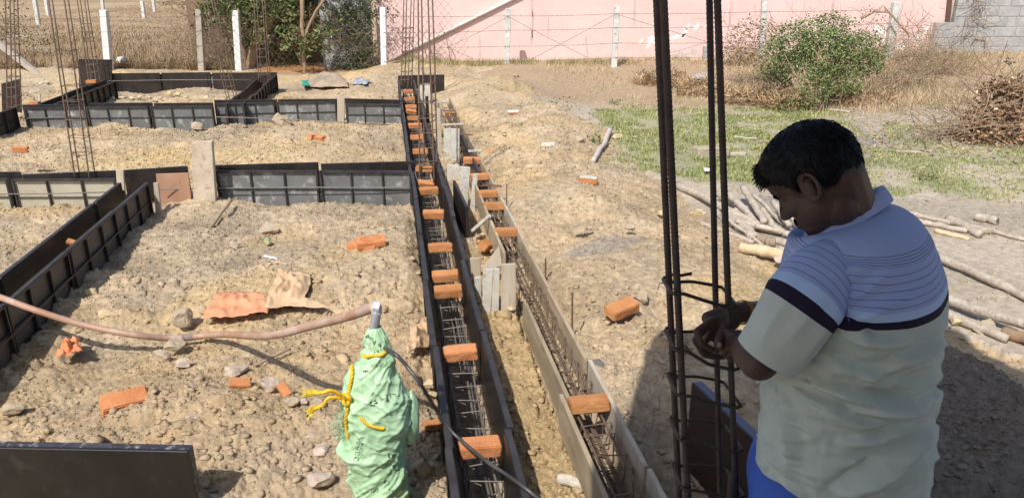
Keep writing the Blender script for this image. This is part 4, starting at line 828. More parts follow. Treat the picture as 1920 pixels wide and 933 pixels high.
plant('dry_scrub', 'brown leafless scrub tangled round the fence post, left of the green bush', 'bush', D(1420, 190, 18.5), ds, ([c_(1415, 80, 19.5, .8, .4, .7, 1000), c_(1450, 165, 17.0, .45, .35, .55, 1500), c_(1385, 110, 22.5, .7, .3, .4, 600), c_(1440, 70, 20.0, .4, .3, .5, 120)], .075, [(.30, .20, .11), (.38, .27, .15), (.20, .14, .085), (.15, .17, .06)]))
for i, (px, py, d, r, lab) in enumerate([(1395, 195, 17.2, .75, 'straw coloured dry grass clump left of the green bush'), (1310, 178, 18.2, .8, 'pale dry grass clump on the bank behind the near rebar, left one'), (1470, 205, 16.2, .6, 'orange brown dry clump at the foot of the green bush'), (1240, 160, 19.6, .8, 'thin dry grass clump on the bank between the near rebar and pale post'), (1610, 195, 16.6, .9, 'dry grass clump right of the foot of the green bush')]):
    p = G(px, py); plant('dry_grass_clump', lab, 'grass clump', p, lambda mb: twigs(mb, p + UP * .15, (r * .6, r * .4, .12), 40, .5, .004, .7), ([((p.x, p.y, p.z + .14), (r, r * .6, .22), 700)], .22, [(.46, .33, .19), (.55, .42, .25), (.36, .24, .13), (.50, .30, .15)], .07, -.35), 'dry grass clumps on the bank')
def dv(mb):
    limb(mb, [D(1615, 35, 22.6), D(1640, 22, 22.6), D(1668, 24, 22.6), D(1690, 50, 22.5), D(1705, 70, 22.4)], .04, .02, 6); limb(mb, [D(1668, 24, 22.6), D(1655, 10, 22.6), D(1620, 60, 22.6)], .02, .01, 5)
    twigs(mb, D(1700, 80, 22.4), (.9, .3, .8), 200, .8, .006, .1); twigs(mb, D(1740, 120, 21.0), (1.2, .5, .5), 320, .8, .006, .3); twigs(mb, D(1680, 150, 19.0), (1.1, .6, .35), 260, .7, .005, .4); twigs(mb, D(1800, 130, 19.0), (.8, .5, .4), 150, .8, .005, .4)
plant('dry_vine', 'tangle of dry vines and scrub over the leaning post and block wall', 'bush', D(1700, 180, 20.), dv, ([c_(1635, 40, 22.5, .5, .3, .5, 140), c_(1740, 120, 21.0, 1.2, .5, .4, 900), c_(1690, 150, 19.2, 1.0, .5, .3, 800), c_(1600, 185, 17.5, .9, .4, .2, 300)], .07, [(.30, .21, .12), (.40, .30, .18), (.22, .16, .10), (.17, .19, .07), (.24, .24, .08)]))
plant('wall_vine', 'dead vine hanging down the block wall', 'vine', D(1830, 125, WY - .3), lambda mb: (twigs(mb, D(1830, 20, WY - .2), (.3, .08, .9), 60, .8, .008, -.4), limb(mb, [D(1822, 125, WY - .3), D(1850, 90, WY - .3), D(1848, 70, WY - .2), D(1830, 68, WY - .2), D(1822, 80, WY - .2)], .03, .015, 5), limb(mb, [D(1915, 95, 20.), D(1888, 118, 20.), D(1880, 130, 20.)], .02, .012, 5)), ([c_(1893, 115, 20., .12, .1, .1, 30)], .1, [(.08, .08, .07), (.2, .15, .1)]))
plant('wall_shrub', 'small dark green weed at the foot of the pink wall by the rebar', 'bush', D(815, 138, 23.6), lambda mb: twigs(mb, D(812, 110, 23.6), (.35, .15, .4), 50, .5, .006, .8), ([c_(818, 120, 23.6, .3, .2, .3, 130), c_(800, 130, 23.6, .3, .2, .2, 60)], .06, [(.09, .11, .045), (.20, .15, .08)]))
plant('bare_sapling', 'bare forked sapling against the pink wall, right of the centre rebar', 'sapling', D(845, 132, 23.7), lambda mb: (limb(mb, [D(847, 132, 23.7), D(842, 95, 23.7), D(834, 62, 23.7), D(823, 42, 23.7)], .018, .008, 5), limb(mb, [D(845, 115, 23.7), D(848, 90, 23.7)], .01, .006, 5), twigs(mb, D(848, 125, 23.7), (.5, .1, .1), 20, .6, .005, 0)), None)
def bp(mb): twigs(mb, D(1870, 225, 13.2), (.9, .5, .28), 120, .9, .010, .25); twigs(mb, D(1900, 180, 13.6), (.7, .5, .3), 60, .9, .010, .4); twigs(mb, D(1800, 250, 12.8), (.8, .3, .08), 60, .9, .008, 0)
plant('brush_pile', 'heap of cut brown branches with dead leaves at the right edge', 'brush pile', D(1870, 265, 13.), bp, ([c_(1820, 252, 13.0, .5, .6, .06, 260), c_(1880, 258, 12.7, .7, .4, .10, 500), c_(1885, 228, 13.2, .75, .6, .34, 2000), c_(1915, 165, 13.8, .5, .4, .25, 500), c_(1905, 180, 13.6, .7, .5, .4, 1800), c_(1845, 240, 12.9, .45, .4, .16, 500), c_(1960, 190, 13.2, .8, .7, .5, 1500)], .10, [(.30, .17, .095), (.40, .25, .15), (.20, .115, .07), (.50, .37, .24), (.15, .09, .055)], .45))
n = 2600; x = RNG.uniform(3.6, 9.5, n); y = 13.3 + RNG.normal(0, 1.2, n); k = (x > 4.6 + .8 * RNG.normal(0, 1, n)); x, y = x[k], y[k]; z = hfull(x, y)
V = []; n = len(x); a = RNG.uniform(0, 6.28, n); s = RNG.uniform(.02, .05, n); q = np.stack([x, y, z + .012], 1)
e1 = np.stack([np.cos(a), np.sin(a), RNG.uniform(-.3, .5, n)], 1) * s[:, None]; e2 = np.stack([-np.sin(a), np.cos(a), RNG.uniform(-.3, .5, n)], 1) * s[:, None] * .5
V = np.stack([q - e1, q + e2, q + e1, q - e2], 1).reshape(-1, 3); F = np.arange(4 * n).reshape(-1, 4)
o = link_mesh('fallen_leaves', V, F, M_LEAF, loc=(0, 0, 0)); tag(o, kind='stuff'); cl = np.array([(.40, .30, .17), (.30, .19, .11), (.48, .40, .25)]); set_col(o.data, np.repeat(cl[RNG.integers(0, 3, n)], 4, 0))
for (px, py, r, lab) in [(1155, 197, .14, 'small green weed on the dry bank, below the pale fence post'), (1060, 205, .3, 'patch of yellow green weeds at the foot of the earth bank'), (1115, 265, .13, 'yellow green weed beside the fallen white branch'), (1755, 205, .18, 'small dark green weed at the edge of the dry leaves'), (1740, 338, .14, 'sprig of green grass on the pale sand right of the head')]:
    p = G(px, py); plant('weed', lab, 'weed', p, None, ([((p.x, p.y, p.z + r * .45), (r * 1.3, r, r * .55), 90)], .05, [(.13, .17, .05), (.22, .23, .08), (.09, .12, .04)]), 'weeds')
# ================================================================ THINGS LYING ABOUT
def spline(pts, per=8):
    pts = [Vector(p) for p in pts]; out = []
    for i in range(len(pts) - 1):
        p0 = pts[max(i - 1, 0)]; p1 = pts[i]; p2 = pts[i + 1]; p3 = pts[min(i + 2, len(pts) - 1)]
        for k in range(per):
            t = k / per; out.append(.5 * ((2 * p1) + (p2 - p0) * t + (2 * p0 - 5 * p1 + 4 * p2 - p3) * t * t + (3 * p1 - p0 - 3 * p2 + p3) * t ** 3))
    out.append(pts[-1]); return out
# hose from the left, over the diagonal form, to the wrapped machine
HY = 3.25
hp = [P(-60, 540, .50), P(0, 557, .465), P(60, 579, .41), P(150, 607, .27), P(250, 627, .17), G(330, 640) + UP * .03, G(415, 642) + UP * .07, D(500, 629, 4.10), D(580, 611, 3.80), D(650, 593, 3.50), D(704, 574, 3.27)]
hs = spline(hp, 8); mb = MB(); mb.tube(hs, [.0235 + .003 * k / len(hs) for k in range(len(hs))], 12)
t = thing('suction_hose', 'dusty pinkish brown hose snaking over the diagonal form to the wrapped machine', 'hose', G(330, 640))
mb.build('hose', mat('hose_rubber', (.37, .195, .110), (.43, .29, .22), (.47, .35, .29), scale=2.2, rough=.55, bump=.1, bscale=20, thresh=(.5, .65)), t, smooth=True)
mb = MB(); k = len(hs) * 5 // 10 + 2; mb.tube([hs[k - 1].lerp(hs[k], .2), hs[k], hs[k + 1]], .0265, 10); mb.build('tape_joint', mat('hose_tape', (.20, .16, .15), (.3, .25, .24), scale=20), t)
# wrapped machine
bagc = lambda py: D(703, py, HY)
t = thing('wrapped_machine', 'upright machine wrapped in a green printed woven sack tied with yellow rope', 'wrapped machine', (D(705, 940, HY).x, HY, gz(D(705, 940, HY).x, HY)))
mb = MB(); a = D(706, 577, HY + .01); mb.tube([D(698, 634, HY), D(702, 610, HY), D(706, 588, HY + .005), a], [.026, .0235, .022, .022], 12)
mb.build('steel_elbow', mat('galvanised', (.36, .37, .39), (.48, .49, .51), scale=20, rough=.45, metal=.5, bump=.2), t, smooth=True)
mb = MB(); mb.tube([a - UP * .012, a + UP * .006], .0265, 12); mb.tube([a - UP * .028, a - UP * .020], .0255, 12); mb.tube([D(700, 573, HY), D(712, 575, HY)], .024, 10); mb.build('clamp', mat('clamp_grey', (.55, .55, .56), (.66, .66, .66), scale=12, rough=.5), t)
ROWS = [(612, 692, 716), (622, 684, 722), (634, 680, 730), (646, 681, 733), (652, 684, 736), (660, 672, 741), (668, 669, 744), (676, 670, 742), (684, 661, 743), (693, 650, 745), (706, 643, 752), (725, 640, 762), (745, 637, 772), (765, 638, 776), (785, 642, 775), (800, 640, 771), (820, 641, 769), (836, 634, 766), (850, 640, 764), (866, 650, 763), (885, 653, 764), (910, 657, 766), (935, 660, 764), (965, 660, 764)]
py = np.array([r[0] for r in ROWS], float); zz = np.array([D(703, p, HY).z for p in py]); xl = np.array([D(r[1], r[0], HY).x for r in ROWS]); xr = np.array([D(r[2], r[0], HY).x for r in ROWS])
zs = np.linspace(zz[0], gz(-.6, HY) - .02, 210); n = 132; th = np.linspace(0, 2 * np.pi, n, endpoint=False)
cx = np.interp(-zs, -zz, (xl + xr) / 2); hw = np.interp(-zs, -zz, (xr - xl) / 2)
TH, ZZ = np.meshgrid(th, zs); HW = hw[:, None] * np.ones(n); CX = cx[:, None] * np.ones(n)
ux = HW * np.cos(TH); vz = ZZ
def ridg(a, b, s): return 1 - np.abs(2 * fbm(a, b, 3, s, .45))
arc = TH * .16
low = sm((np.interp(850, py, zz) - ZZ) / .12)          # twisted folds toward the foot
def crease(a, b, s_, e=4): return (1 - np.abs(2 * vnoise(a, b, s_))) ** e
wx = .35 * fbm(arc * 9, vz * 9, 2, 205)
up_ = .012 * crease(arc * 4 + vz * 3 + wx, vz * 10 - arc * 7, 210) + .013 * crease(arc * 9 - vz * 9 + wx, vz * 4 + arc * 3, 214, 5) + .010 * crease(arc * 12 + vz * 16, vz * 3 - arc * 4 + wx, 218, 6)
lw_ = .030 * crease((vz - arc * .95) * 15 + wx, (vz + arc) * 2.2, 220, 2.4) + .014 * crease((vz - arc * .8) * 34 + wx, (vz + arc) * 3.5, 224, 3)
fine = .005 * crease(arc * 26 + wx, vz * 26, 230, 3) + .004 * crease((arc + vz) * 30, (arc - vz) * 11, 233, 4) + .003 * fbm(arc * 40, vz * 40, 2, 236)
Rr = 1 + (up_ * (1 - low * .8) + lw_ * low + fine - .027) / np.maximum(HW, .05) * np.clip(HW / .10, .35, 1)
Rr = Rr + .10 * np.exp(-((ZZ - np.interp(838, py, zz)) / .018) ** 2) * np.clip(-np.cos(TH) * .5 + .6, 0, 1)
X = CX + HW * np.cos(TH) * Rr; Y = HY + .83 * HW * np.sin(TH) * Rr
BAGX = lambda pxl, pyl: None
V = np.stack([X.ravel(), Y.ravel(), ZZ.ravel()], 1); idx = np.arange(len(zs) * n).reshape(len(zs), n); nx = np.roll(idx, -1, 1)
F = np.stack([idx[:-1], idx[1:], nx[1:], nx[:-1]], -1).reshape(-1, 4)
M_SACK = mat('green_woven_sack', (.36, .58, .34), (.45, .65, .42), (.60, .75, .57), scale=5, rough=.36, bump=.12, bscale=160, spec=.5)
sack = link_mesh('sack', V, F, M_SACK, t, smooth=True)
def on_bag(px, pyy, out=.004):
    """point on the sack's near side under a photograph pixel"""
    z0 = np.interp(pyy, py, zz)
    best = None
    for it in range(6):
        i = int(np.clip(np.searchsorted(-zs, -z0), 0, len(zs) - 1)); xx = D(px, pyy, HY - .8 * hw[i]).x
        c = np.clip((xx - cx[i]) / hw[i], -.98, .98); s = -math.sqrt(1 - c * c); yb = HY + .83 * hw[i] * s; q = D(px, pyy, yb); z0 = q.z
    k = int(((math.atan2(s, c)) % (2 * math.pi)) / (2 * math.pi) * n) % n
    i = int(np.clip(np.searchsorted(-zs, -z0), 0, len(zs) - 1)); p = Vector((X[i, k], Y[i, k], zs[i])); nrm = Vector((p.x - cx[i], (p.y - HY) / .7, .15)).normalized()
    return p + nrm * out
M_ROPE = mat('yellow_rope', (.72, .40, .012), (.80, .52, .03), (.55, .28, .01), scale=30, rough=.5)
def rope(pts, r=.0085, name='rope', parent=None):
    pts = spline(pts, 10); m = len(pts); mb = MB()
    for ph in (0, 2.1, 4.2):
        q = []
        for i, p in enumerate(pts):
            T = (pts[min(i + 1, m - 1)] - pts[max(i - 1, 0)]).normalized(); a = T.cross(Vector((0.1, 1, .2))).normalized(); b = T.cross(a); an = ph + i * .75
            q.append(p + a * math.cos(an) * r * .55 + b * math.sin(an) * r * .55)
        mb.tube(q, r * .62, 6)
    return mb.build(name, M_ROPE, parent, smooth=True)
rp = thing('yellow_rope', 'yellow twisted rope knotted round the green sack with frayed ends', 'rope', on_bag(648, 748))
O = lambda x, y, o=.010: on_bag(x, y, o)
rope([O(664, 686), O(657, 705), O(651, 728), O(647, 748), O(645, 775), O(643, 800), O(643, 822)], .0085, 'long_strand', rp)
kc = O(646, 750, .018); rope([kc + Vector((.018 * math.cos(a) * (1 + .3 * math.sin(a)), -.01 * math.sin(2 * a) - .008, .026 * math.sin(a))) for a in np.linspace(0, 9.5, 14)], .009, 'knot', rp)
for (e, m1) in (((586, 736), (622, 732)), ((588, 766), (618, 745))):
    yb = kc.y - .02; e0 = D(*e, yb - .02); rope([kc, D(*m1, yb - .02), D((m1[0] + e[0]) / 2 + 2, (m1[1] + e[1]) / 2 + (1 if e[1] < 750 else 3), yb - .03), e0], .0085, 'tail', rp)
    mb = MB(); dr = (e0 - D(*m1, yb - .02)).normalized()
    for _ in range(26): q = e0 - dr * .02 + Vector([random.gauss(0, .004) for _ in range(3)]); mb.tube([q, q + dr * .03 + Vector([random.gauss(0, .007) for _ in range(3)]), q + dr * .055 + Vector([random.gauss(0, .012) for _ in range(3)])], .0016, 3, False)
    mb.build('frayed_end', mat('frayed_rope', (.80, .60, .04), (.72, .50, .03), scale=20), rp)
rope([O(672, 666, .006), O(685, 670, .006), O(700, 668, .008), O(716, 665, .006), O(726, 660, .004)], .008, 'neck_band', rp)
rope([O(674, 783, .006), O(684, 793, .008), O(700, 801, .008), O(716, 805, .006), O(724, 804, .003)], .008, 'waist_band', rp)
# print on the sack
M_INK = mat('green_black_ink', (.018, .045, .022), (.03, .07, .04), scale=40, rough=.6)
V_, F_ = [], []
def bagtext(s, px, pyy, size, ang=0., up=1):
    Vt, Ft = text_mesh(s, size); ca, sa = math.cos(ang), math.sin(ang); base = len(V_); ppm = FOC / 3.75
    for v in Vt:
        x = v[0] * ca - v[1] * sa; y_ = v[0] * sa + v[1] * ca
        V_.append(tuple(on_bag(px + x * ppm, pyy - y_ * ppm / .9, .0022 + max(0, v[2]) * .5)))
    F_.extend([tuple(i + base for i in f) for f in Ft])
bagtext('Pune', 694, 637, .034, math.pi - .5); bagtext('to', 713, 648, .022, math.pi - .5); bagtext('Not', 686, 695, .018, .3); bagtext('Dim', 737, 853, .024, .25); bagtext('E', 711, 846, .022, 1.57); bagtext('of', 738, 876, .024, .5)
bagtext('Co', 702, 757, .036, .6); bagtext('on', 700, 738, .022, .9); bagtext('note', 706, 660, .016, .2)
link_mesh('lettering', np.array(V_), F_, M_INK, t)
V_, F_ = [], []; mb = MB()
for (cxp, cyp, m) in [(678, 825, 3), (676, 834, 4), (674, 843, 4), (673, 852, 4), (671, 862, 3), (724, 750, 4), (735, 743, 5), (705, 920, 4), (738, 918, 4), (728, 905, 3)]:
    for k in range(m):
        xx = cxp + (k - m / 2) * 4.2; ya = cyp + random.uniform(-1, 1); mb.tube([on_bag(xx, ya - 3, .003), on_bag(xx + random.uniform(-2, 3), ya - 1, .003), on_bag(xx + random.uniform(-2, 2), ya + 3, .003)], .0011, 3, False)
        mb.tube([on_bag(xx - 2, ya - 3, .003), on_bag(xx + 2, ya - 3.4, .003)], .0010, 3, False)
tag(mb.build('small_script', M_INK, t), kind='stuff')
mb = MB(); bm = bmesh.new(); bmesh.ops.create_icosphere(bm, subdivisions=4, radius=1); c = D(768, 782, HY + .04)
SV = np.array([v.co for v in bm.verts]); SF = np.array([[v.index for v in f.verts] for f in bm.faces]); bm.free()
k = 1 + .16 * (1 - np.abs(2 * fbm(SV[:, 0] * 3 + SV[:, 1], SV[:, 2] * 1.3, 3, 250))); link_mesh('sack_flap', SV * np.array((.050, .06, .14)) * k[:, None] + np.array(c), SF, M_SACK, t, smooth=True)
mb = MB()
for _ in range(46):
    q = on_bag(random.uniform(634, 640), random.uniform(770, 806), .004); mb.tube([q, q + Vector((random.gauss(-.02, .02), random.gauss(-.01, .01), random.gauss(-.015, .015))), q + Vector((random.gauss(-.035, .03), random.gauss(-.01, .02), random.gauss(-.04, .02)))], .0012, 3, False)
mb.build('frayed_edge', M_SACK, t)
# cables
mb = MB(); mb.tube(spline([O(722, 652, .006), D(742, 664, HY - .10), D(762, 685, HY - .12), D(790, 722, HY - .15), P(818, 768, .62), P(845, 806, .50), P(880, 838, .455), P(915, 866, .455), P(955, 893, .46), P(1002, 928, .43), P(1040, 965, .3)], 8), .0095, 8)
tag(mb.build('power_cable', mat('black_cable', (.035, .033, .034), (.09, .085, .08), scale=7, rough=.38), smooth=True), 'black cable running from the green sack across the long form', 'cable')

# crumpled sheets
def sheet(name, label, cat, quad, amp, m, nx_=34, ny_=22, seed=0, rag=.04, sc=9., lift=.012, z0=None, dome=0.):
    q = [G(*p) if z0 is None else P(p[0], p[1], z0) for p in quad]; S, T = np.meshgrid(np.linspace(0, 1, nx_), np.linspace(0, 1, ny_))
    edge = np.minimum(np.minimum(S, 1 - S), np.minimum(T, 1 - T)); S2 = S + rag * fbm(S * 3, T * 3, 3, seed) * 2; T2 = T + rag * fbm(S * 3 + 5, T * 3, 3, seed + 3) * 2
    A = [np.array(v) for v in q]; Pt = ((1 - S2) * (1 - T2))[..., None] * A[0] + (S2 * (1 - T2))[..., None] * A[1] + (S2 * T2)[..., None] * A[2] + ((1 - S2) * T2)[..., None] * A[3]
    x, y = Pt[..., 0], Pt[..., 1]; k = (1 - np.abs(2 * fbm(x * sc + seed, y * sc * .8, 3, seed + 7))) ** 2
    zb = hbase(x, y) + .035 if z0 is None else z0
    z = zb + lift + amp * k * (.35 + .65 * sm(edge * 4)) + dome * (16 * S * (1 - S) * T * (1 - T)) ** .6; x = x + .25 * amp * fbm(x * sc * 2, y * sc, 2, seed + 11); V = np.stack([x.ravel(), y.ravel(), np.asarray(z).ravel()], 1)
    i = np.arange(nx_ * ny_).reshape(ny_, nx_); F = np.stack([i[:-1, :-1], i[:-1, 1:], i[1:, 1:], i[1:, :-1]], -1).reshape(-1, 4)
    o = link_mesh(name, V, F, m); md = o.modifiers.new('thick', 'SOLIDIFY'); md.thickness = .003; return tag(o, label, cat)
M_KRAFT = mat('kraft_paper', (.50, .33, .19), (.58, .40, .25), scale=5, rough=.8); M_ORP = mat('orange_paper', (.56, .24, .115), (.62, .31, .17), (.40, .30, .26), scale=4, rough=.75, thresh=(.62, .66))
sheet('paper_sack', 'torn orange paper sack lying flat on the earth', 'paper sack', [(408, 556), (500, 560), (505, 598), (378, 608)], .05, M_ORP, seed=3)
sheet('paper_sack', 'crumpled tan paper sack beside the orange one', 'paper sack', [(528, 516), (588, 522), (572, 578), (492, 590)], .09, M_KRAFT, seed=6, sc=7)
sheet('paper_scrap', 'pointed tan paper flap at the right of the crumpled sack', 'paper scrap', [(548, 568), (582, 570), (620, 587), (536, 584)], .03, M_KRAFT, seed=9)
sheet('paper_scrap', 'crumpled bright orange scrap near the diagonal form', 'paper scrap', [(128, 650), (152, 648), (157, 672), (106, 682)], .09, mat('orange_scrap', (.62, .20, .08), (.68, .27, .13), scale=7, rough=.7), 22, 18, 12, sc=16)
sheet('paper_sack', 'tan paper sack piece lying against the long form beside the green sack', 'paper sack', [(772, 626), (815, 618), (812, 672), (762, 680)], .07, M_KRAFT, seed=15, sc=8)
sheet('label_scrap', 'small white paper scrap on the heap left of the stamped brick', 'paper scrap', [(497, 486), (523, 492), (522, 496), (495, 490)], .012, mat('white_scrap', (.75, .75, .76), (.55, .56, .58), scale=30), 10, 6, 18)
sheet('wrapper', 'tiny green and orange wrapper on the heap', 'wrapper', [(496, 455), (508, 457), (506, 466), (495, 464)], .03, mat('wrapper', (.55, .36, .05), (.03, .35, .28), scale=40), 10, 8, 19)
sheet('jute_sack', 'grey brown sack draped over a mound behind the middle row', 'sack', [(590, 147), (640, 146), (655, 166), (572, 166)], .10, mat('jute', (.33, .26, .18), (.40, .32, .23), scale=9, rough=.95, bump=.3), seed=22, sc=2.2, lift=.0, dome=.15)
sheet('green_cloth', 'bright green cloth at the left end of the draped sack', 'cloth', [(566, 158), (579, 157), (580, 168), (568, 169)], .07, mat('green_cloth', (.04, .28, .19), (.06, .36, .25), scale=9, rough=.8), 14, 12, 25, sc=6, lift=.05)
sheet('striped_cloth', 'crumpled blue grey cloth on the ground right of the draped sack', 'cloth', [(668, 152), (694, 155), (690, 164), (660, 162)], .10, mat('blue_cloth', (.36, .40, .46), (.20, .22, .27), (.55, .56, .58), scale=12, rough=.85), 18, 12, 28, sc=6)
sheet('plastic_scrap', 'white plastic scrap on the pale sand beside the grass', 'plastic scrap', [(1318, 320), (1332, 321), (1334, 327), (1320, 327)], .01, mat('white_plastic', (.70, .70, .68), rough=.4), 8, 6, 30)
sheet('plastic_scrap', 'pale plastic sheet lying in the dry weeds', 'plastic scrap', [(1300, 143), (1325, 143), (1322, 153), (1297, 152)], .10, mat('pale_plastic', (.40, .37, .35), rough=.4), 12, 8, 31, sc=5)
mb = MB(); c = G(232, 118) + UP * .5; mb.tube([D(222, 117, 24.), D(226, 114, 24.), D(236, 111, 24.)], [.10, .13, .09], 10); tag(mb.build('paper_cup', mat('cup', (.74, .70, .62), (.66, .60, .52), scale=5), smooth=True), 'white tub lying in the brown grass right of the corner post', 'tub')
# rocks
def rock(label, px, pyy, w, m=None, hr=.62, dr=.8, rz=0., seed=None, name='rock', dz=.0, ang=1.):
    p = G(px, pyy); dep = (p - cam.location).dot(Vector((0, CP, -SP))); r = w / 2 * dep / FOC; sd = seed or int(px * 7 + pyy)
    bm = bmesh.new(); bmesh.ops.create_icosphere(bm, subdivisions=3, radius=1); rr = random.Random(sd)
    cuts = [(Vector((rr.gauss(0, 1), rr.gauss(0, 1), rr.gauss(0, .8))).normalized(), rr.uniform(.42, .8)) for _ in range(13)]
    for v in bm.verts:
        for n_, d_ in cuts:
            k = v.co.dot(n_) - d_
            if k > 0: v.co -= n_ * k * ang
        v.co += mnoise.noise_vector(v.co * 2.2 + Vector((sd, 0, 0))) * .10 + mnoise.noise_vector(v.co * 7 + Vector((sd, 0, 0))) * .035
        v.co = Vector((v.co.x * r, v.co.y * r * dr, v.co.z * r * hr))
    me = bpy.data.meshes.new(name); bm.to_mesh(me); bm.free(); me.materials.append(m or M_STONE)
    return tag(share(name, me, p + UP * (r * hr * .30 + .02 + dz), (rr.uniform(-.15, .15), rr.uniform(-.15, .15), rz)), label, 'rock')
rock('tan rock at the foot of the diagonal form', 174, 556, 34, M_STONE_Y)
rock('pale flat stone right of the half buried brick', 361, 794, 48, M_STONE_P, .5, .7, .5); rock('white stone chip against the brick in the left foreground', 266, 776, 18, M_STONE_P, 1.0); rock('pale stone lump on the end of the half buried brick', 272, 752, 26, M_STONE_P)
rock('grey flat stone at the left edge of the foreground', 26, 776, 58, M_STONE, .5, .6); rock('large pinkish boulder with a brick chip, centre of the rubble', 440, 706, 62, M_STONE_P, .6); rock('flat stone below the pinkish boulder', 416, 744, 38, M_STONE_P, .45)
rock('round pale cobble left of the sack foot', 605, 854, 36, M_STONE_P, .85, .9, 0, None, 'rock', 0, .5); rock('long pale broken brick stone at the bottom beside the sack', 598, 908, 62, M_STONE_P, .6, 1.2, -.3); rock('plaster covered shard left of the cobble', 588, 824, 40, M_STONE_P, .5, .5, .6)
rock('plaster covered lump left of the brick shard', 504, 728, 40, M_STONE_P, .8); rock('grey stone beside the yellow rope ends', 600, 770, 52, M_STONE, .7); rock('brown cobble between the rope ends and the plaster lump', 545, 760, 34, M_STONE); rock('small reddish cobble near the rope ends', 570, 757, 24, M_STONE_P)
rock('pale stone near the hose, upper one', 345, 690, 38, M_STONE_P); rock('grey stone in the hose shadow', 306, 676, 46, M_STONE); rock('broad stone under the middle of the hose', 330, 655, 50, M_STONE)
rock('tan stone between the diagonal form and the hose', 205, 598, 44, M_STONE_Y, .6); rock('big grey clod left of the torn paper sack', 348, 604, 52, M_STONE, .75); rock('flat pale stone on the heap below the wooden post', 282, 546, 26, M_STONE_P, .4)
rock('pale stone with a brick stain on the heap', 444, 466, 32, M_STONE_P); rock('dark clod in the hollow of the heap', 505, 437, 44, M_STONE); rock('large grey boulder before the middle row of panels', 526, 236, 46, M_STONE, .8); rock('brown stone before the middle row of panels', 372, 240, 32, M_STONE)
rock('tan stone against the first panels of the middle row', 300, 230, 24, M_STONE_Y); rock('brown clod lying against the near end of the long form', 798, 893, 52, M_STONE, .9); rock('pale stone beside the long form, near the black cable', 803, 724, 26, M_STONE_Y); rock('stone against the outer side of the long form', 815, 880, 26, M_STONE_Y)
rock('small stone in the shade of the sack', 810, 745, 22, M_STONE_Y); rock('yellow stone above the brick lump between the forms', 905, 446, 18, M_STONE_Y); rock('pale stone at the foot of the upright boards', 958, 583, 20, M_STONE_Y); rock('tan clod in the strip between the forms', 1010, 703, 28, M_STONE_Y)
rock('round earth clod behind the large tilted brick', 1203, 566, 36, M_STONE, .9); rock('flat stone on the bank above the tilted brick', 1180, 432, 26, M_STONE); rock('flat brown stone in the middle of the right bank', 1090, 435, 30, M_STONE, .5); rock('square brown stone on the right bank', 1105, 432, 18, M_STONE)
rock('pale slab on the bank left of the near rebar', 1240, 406, 26, M_STONE_Y, .5); rock('large yellowish rock under the split logs', 1308, 408, 32, M_STONE_Y, .8); rock('yellow rock among the firewood', 1378, 403, 18, M_STONE_Y, .9); rock('white stone under the thick split log', 1464, 492, 34, M_STONE_P, .5)
rock('brown stone beside the fallen white branch', 1156, 260, 24, M_STONE_Y); rock('small stone on the grass near the white branch', 1190, 260, 12, M_STONE); rock('dark stone on the far bank', 968, 146, 16, M_STONE); rock('grey stone on the bank below the white brick', 968, 330, 28, M_STONE)
rock('brown stone on the bank right of the far bricks', 1088, 268, 34, M_STONE); rock('rock propping the lower log at the right edge', 1842, 622, 44, M_STONE, .9); rock('small rock under the lower log beside the shirt', 1792, 610, 30, M_STONE_Y); rock('white rock half hidden by the shirt', 1778, 620, 16, M_STONE_P)
rock('dark clod at the edge of the shaded heap', 1120, 690, 36, mat('dark_stone', (.12, .115, .12), (.19, .18, .18), scale=9, rough=.95, bump=.5)); rock('pale stone by the near end of the wooden form', 1000, 905, 20, M_STONE_P)
for i, (x, y, w) in enumerate([(196, 188, 9), (212, 187, 10), (229, 186, 11), (247, 187, 10), (262, 185, 12), (282, 186, 10), (318, 180, 15), (334, 180, 13), (352, 184, 11), (388, 185, 12), (425, 186, 10), (300, 187, 9)]): rock('pale rubble stone along the foot of the farthest row, %s from the left' % ORD[[0, 1, 2, 3, 4, 5, 7, 8, 9, 10, 11, 6][i]], x, y, w + 2, M_STONE_Y)
rock('white plastered slab on the yellow heap at far left', 80, 160, 30, M_STONE_P, .3)
# rubble too small to pick apart
x, y = fan(420, 2.9, 15, .8); k = RNG.uniform(0, 1, len(x)) < rough_mask(x, y) * sm(fbm(x * .8, y * .8, 3, 60) * 2.2 + .5); scatter_lumps('rubble', x[k], y[k], .02 + .04 * RNG.uniform(0, 1, k.sum()) ** 2.2 + .001 * y[k], .42)
# timber
def log(label, a, b, w, m=None, z0=0., z1=0., bend=.016, name='log', n=11, taper=.85, flat=1., split=False):
    pa, pb = G(*a), G(*b); dep = ((pa + pb) / 2 - cam.location).dot(Vector((0, CP, -SP))); r = w / 2 * dep / FOC * .92
    pa = pa + UP * (r * .8 + z0); pb = pb + UP * (r * .8 + z1); mb = MB(); sd = a[0] * .37
    pts = []; rs = []; M = 14
    for i in range(M + 1):
        s = i / M; p = pa.lerp(pb, s); pts.append(p + mnoise.noise_vector(Vector((sd, s * 2.2, 1))) * bend * (pb - pa).length * 1.5 * math.sin(math.pi * min(1, s + .05)) + mnoise.noise_vector(Vector((sd, s * 7, 4))) * r * .25); rs.append(r * (1 + (taper - 1) * s) * (1 + .18 * mnoise.noise(Vector((sd, s * 6, 9)))))
    mb.tube(pts, rs, n)
    mb.v = [tuple(Vector(v) + mnoise.noise_vector(Vector(v) * 9) * r * .16 + mnoise.noise_vector(Vector(v) * 31) * r * .10) for v in mb.v]
    o = mb.build(name, m or M_LOG, smooth=not split)
    if flat != 1.: o.scale = (1, 1, flat)
    return tag(o, label, name.replace('_', ' '), 'firewood and poles')
log('long weathered trunk at the left end of the firewood, forked', (1268, 352), (1420, 438), 17, z1=.05); log('short branch stub under the long weathered trunk', (1338, 398), (1372, 428), 14)
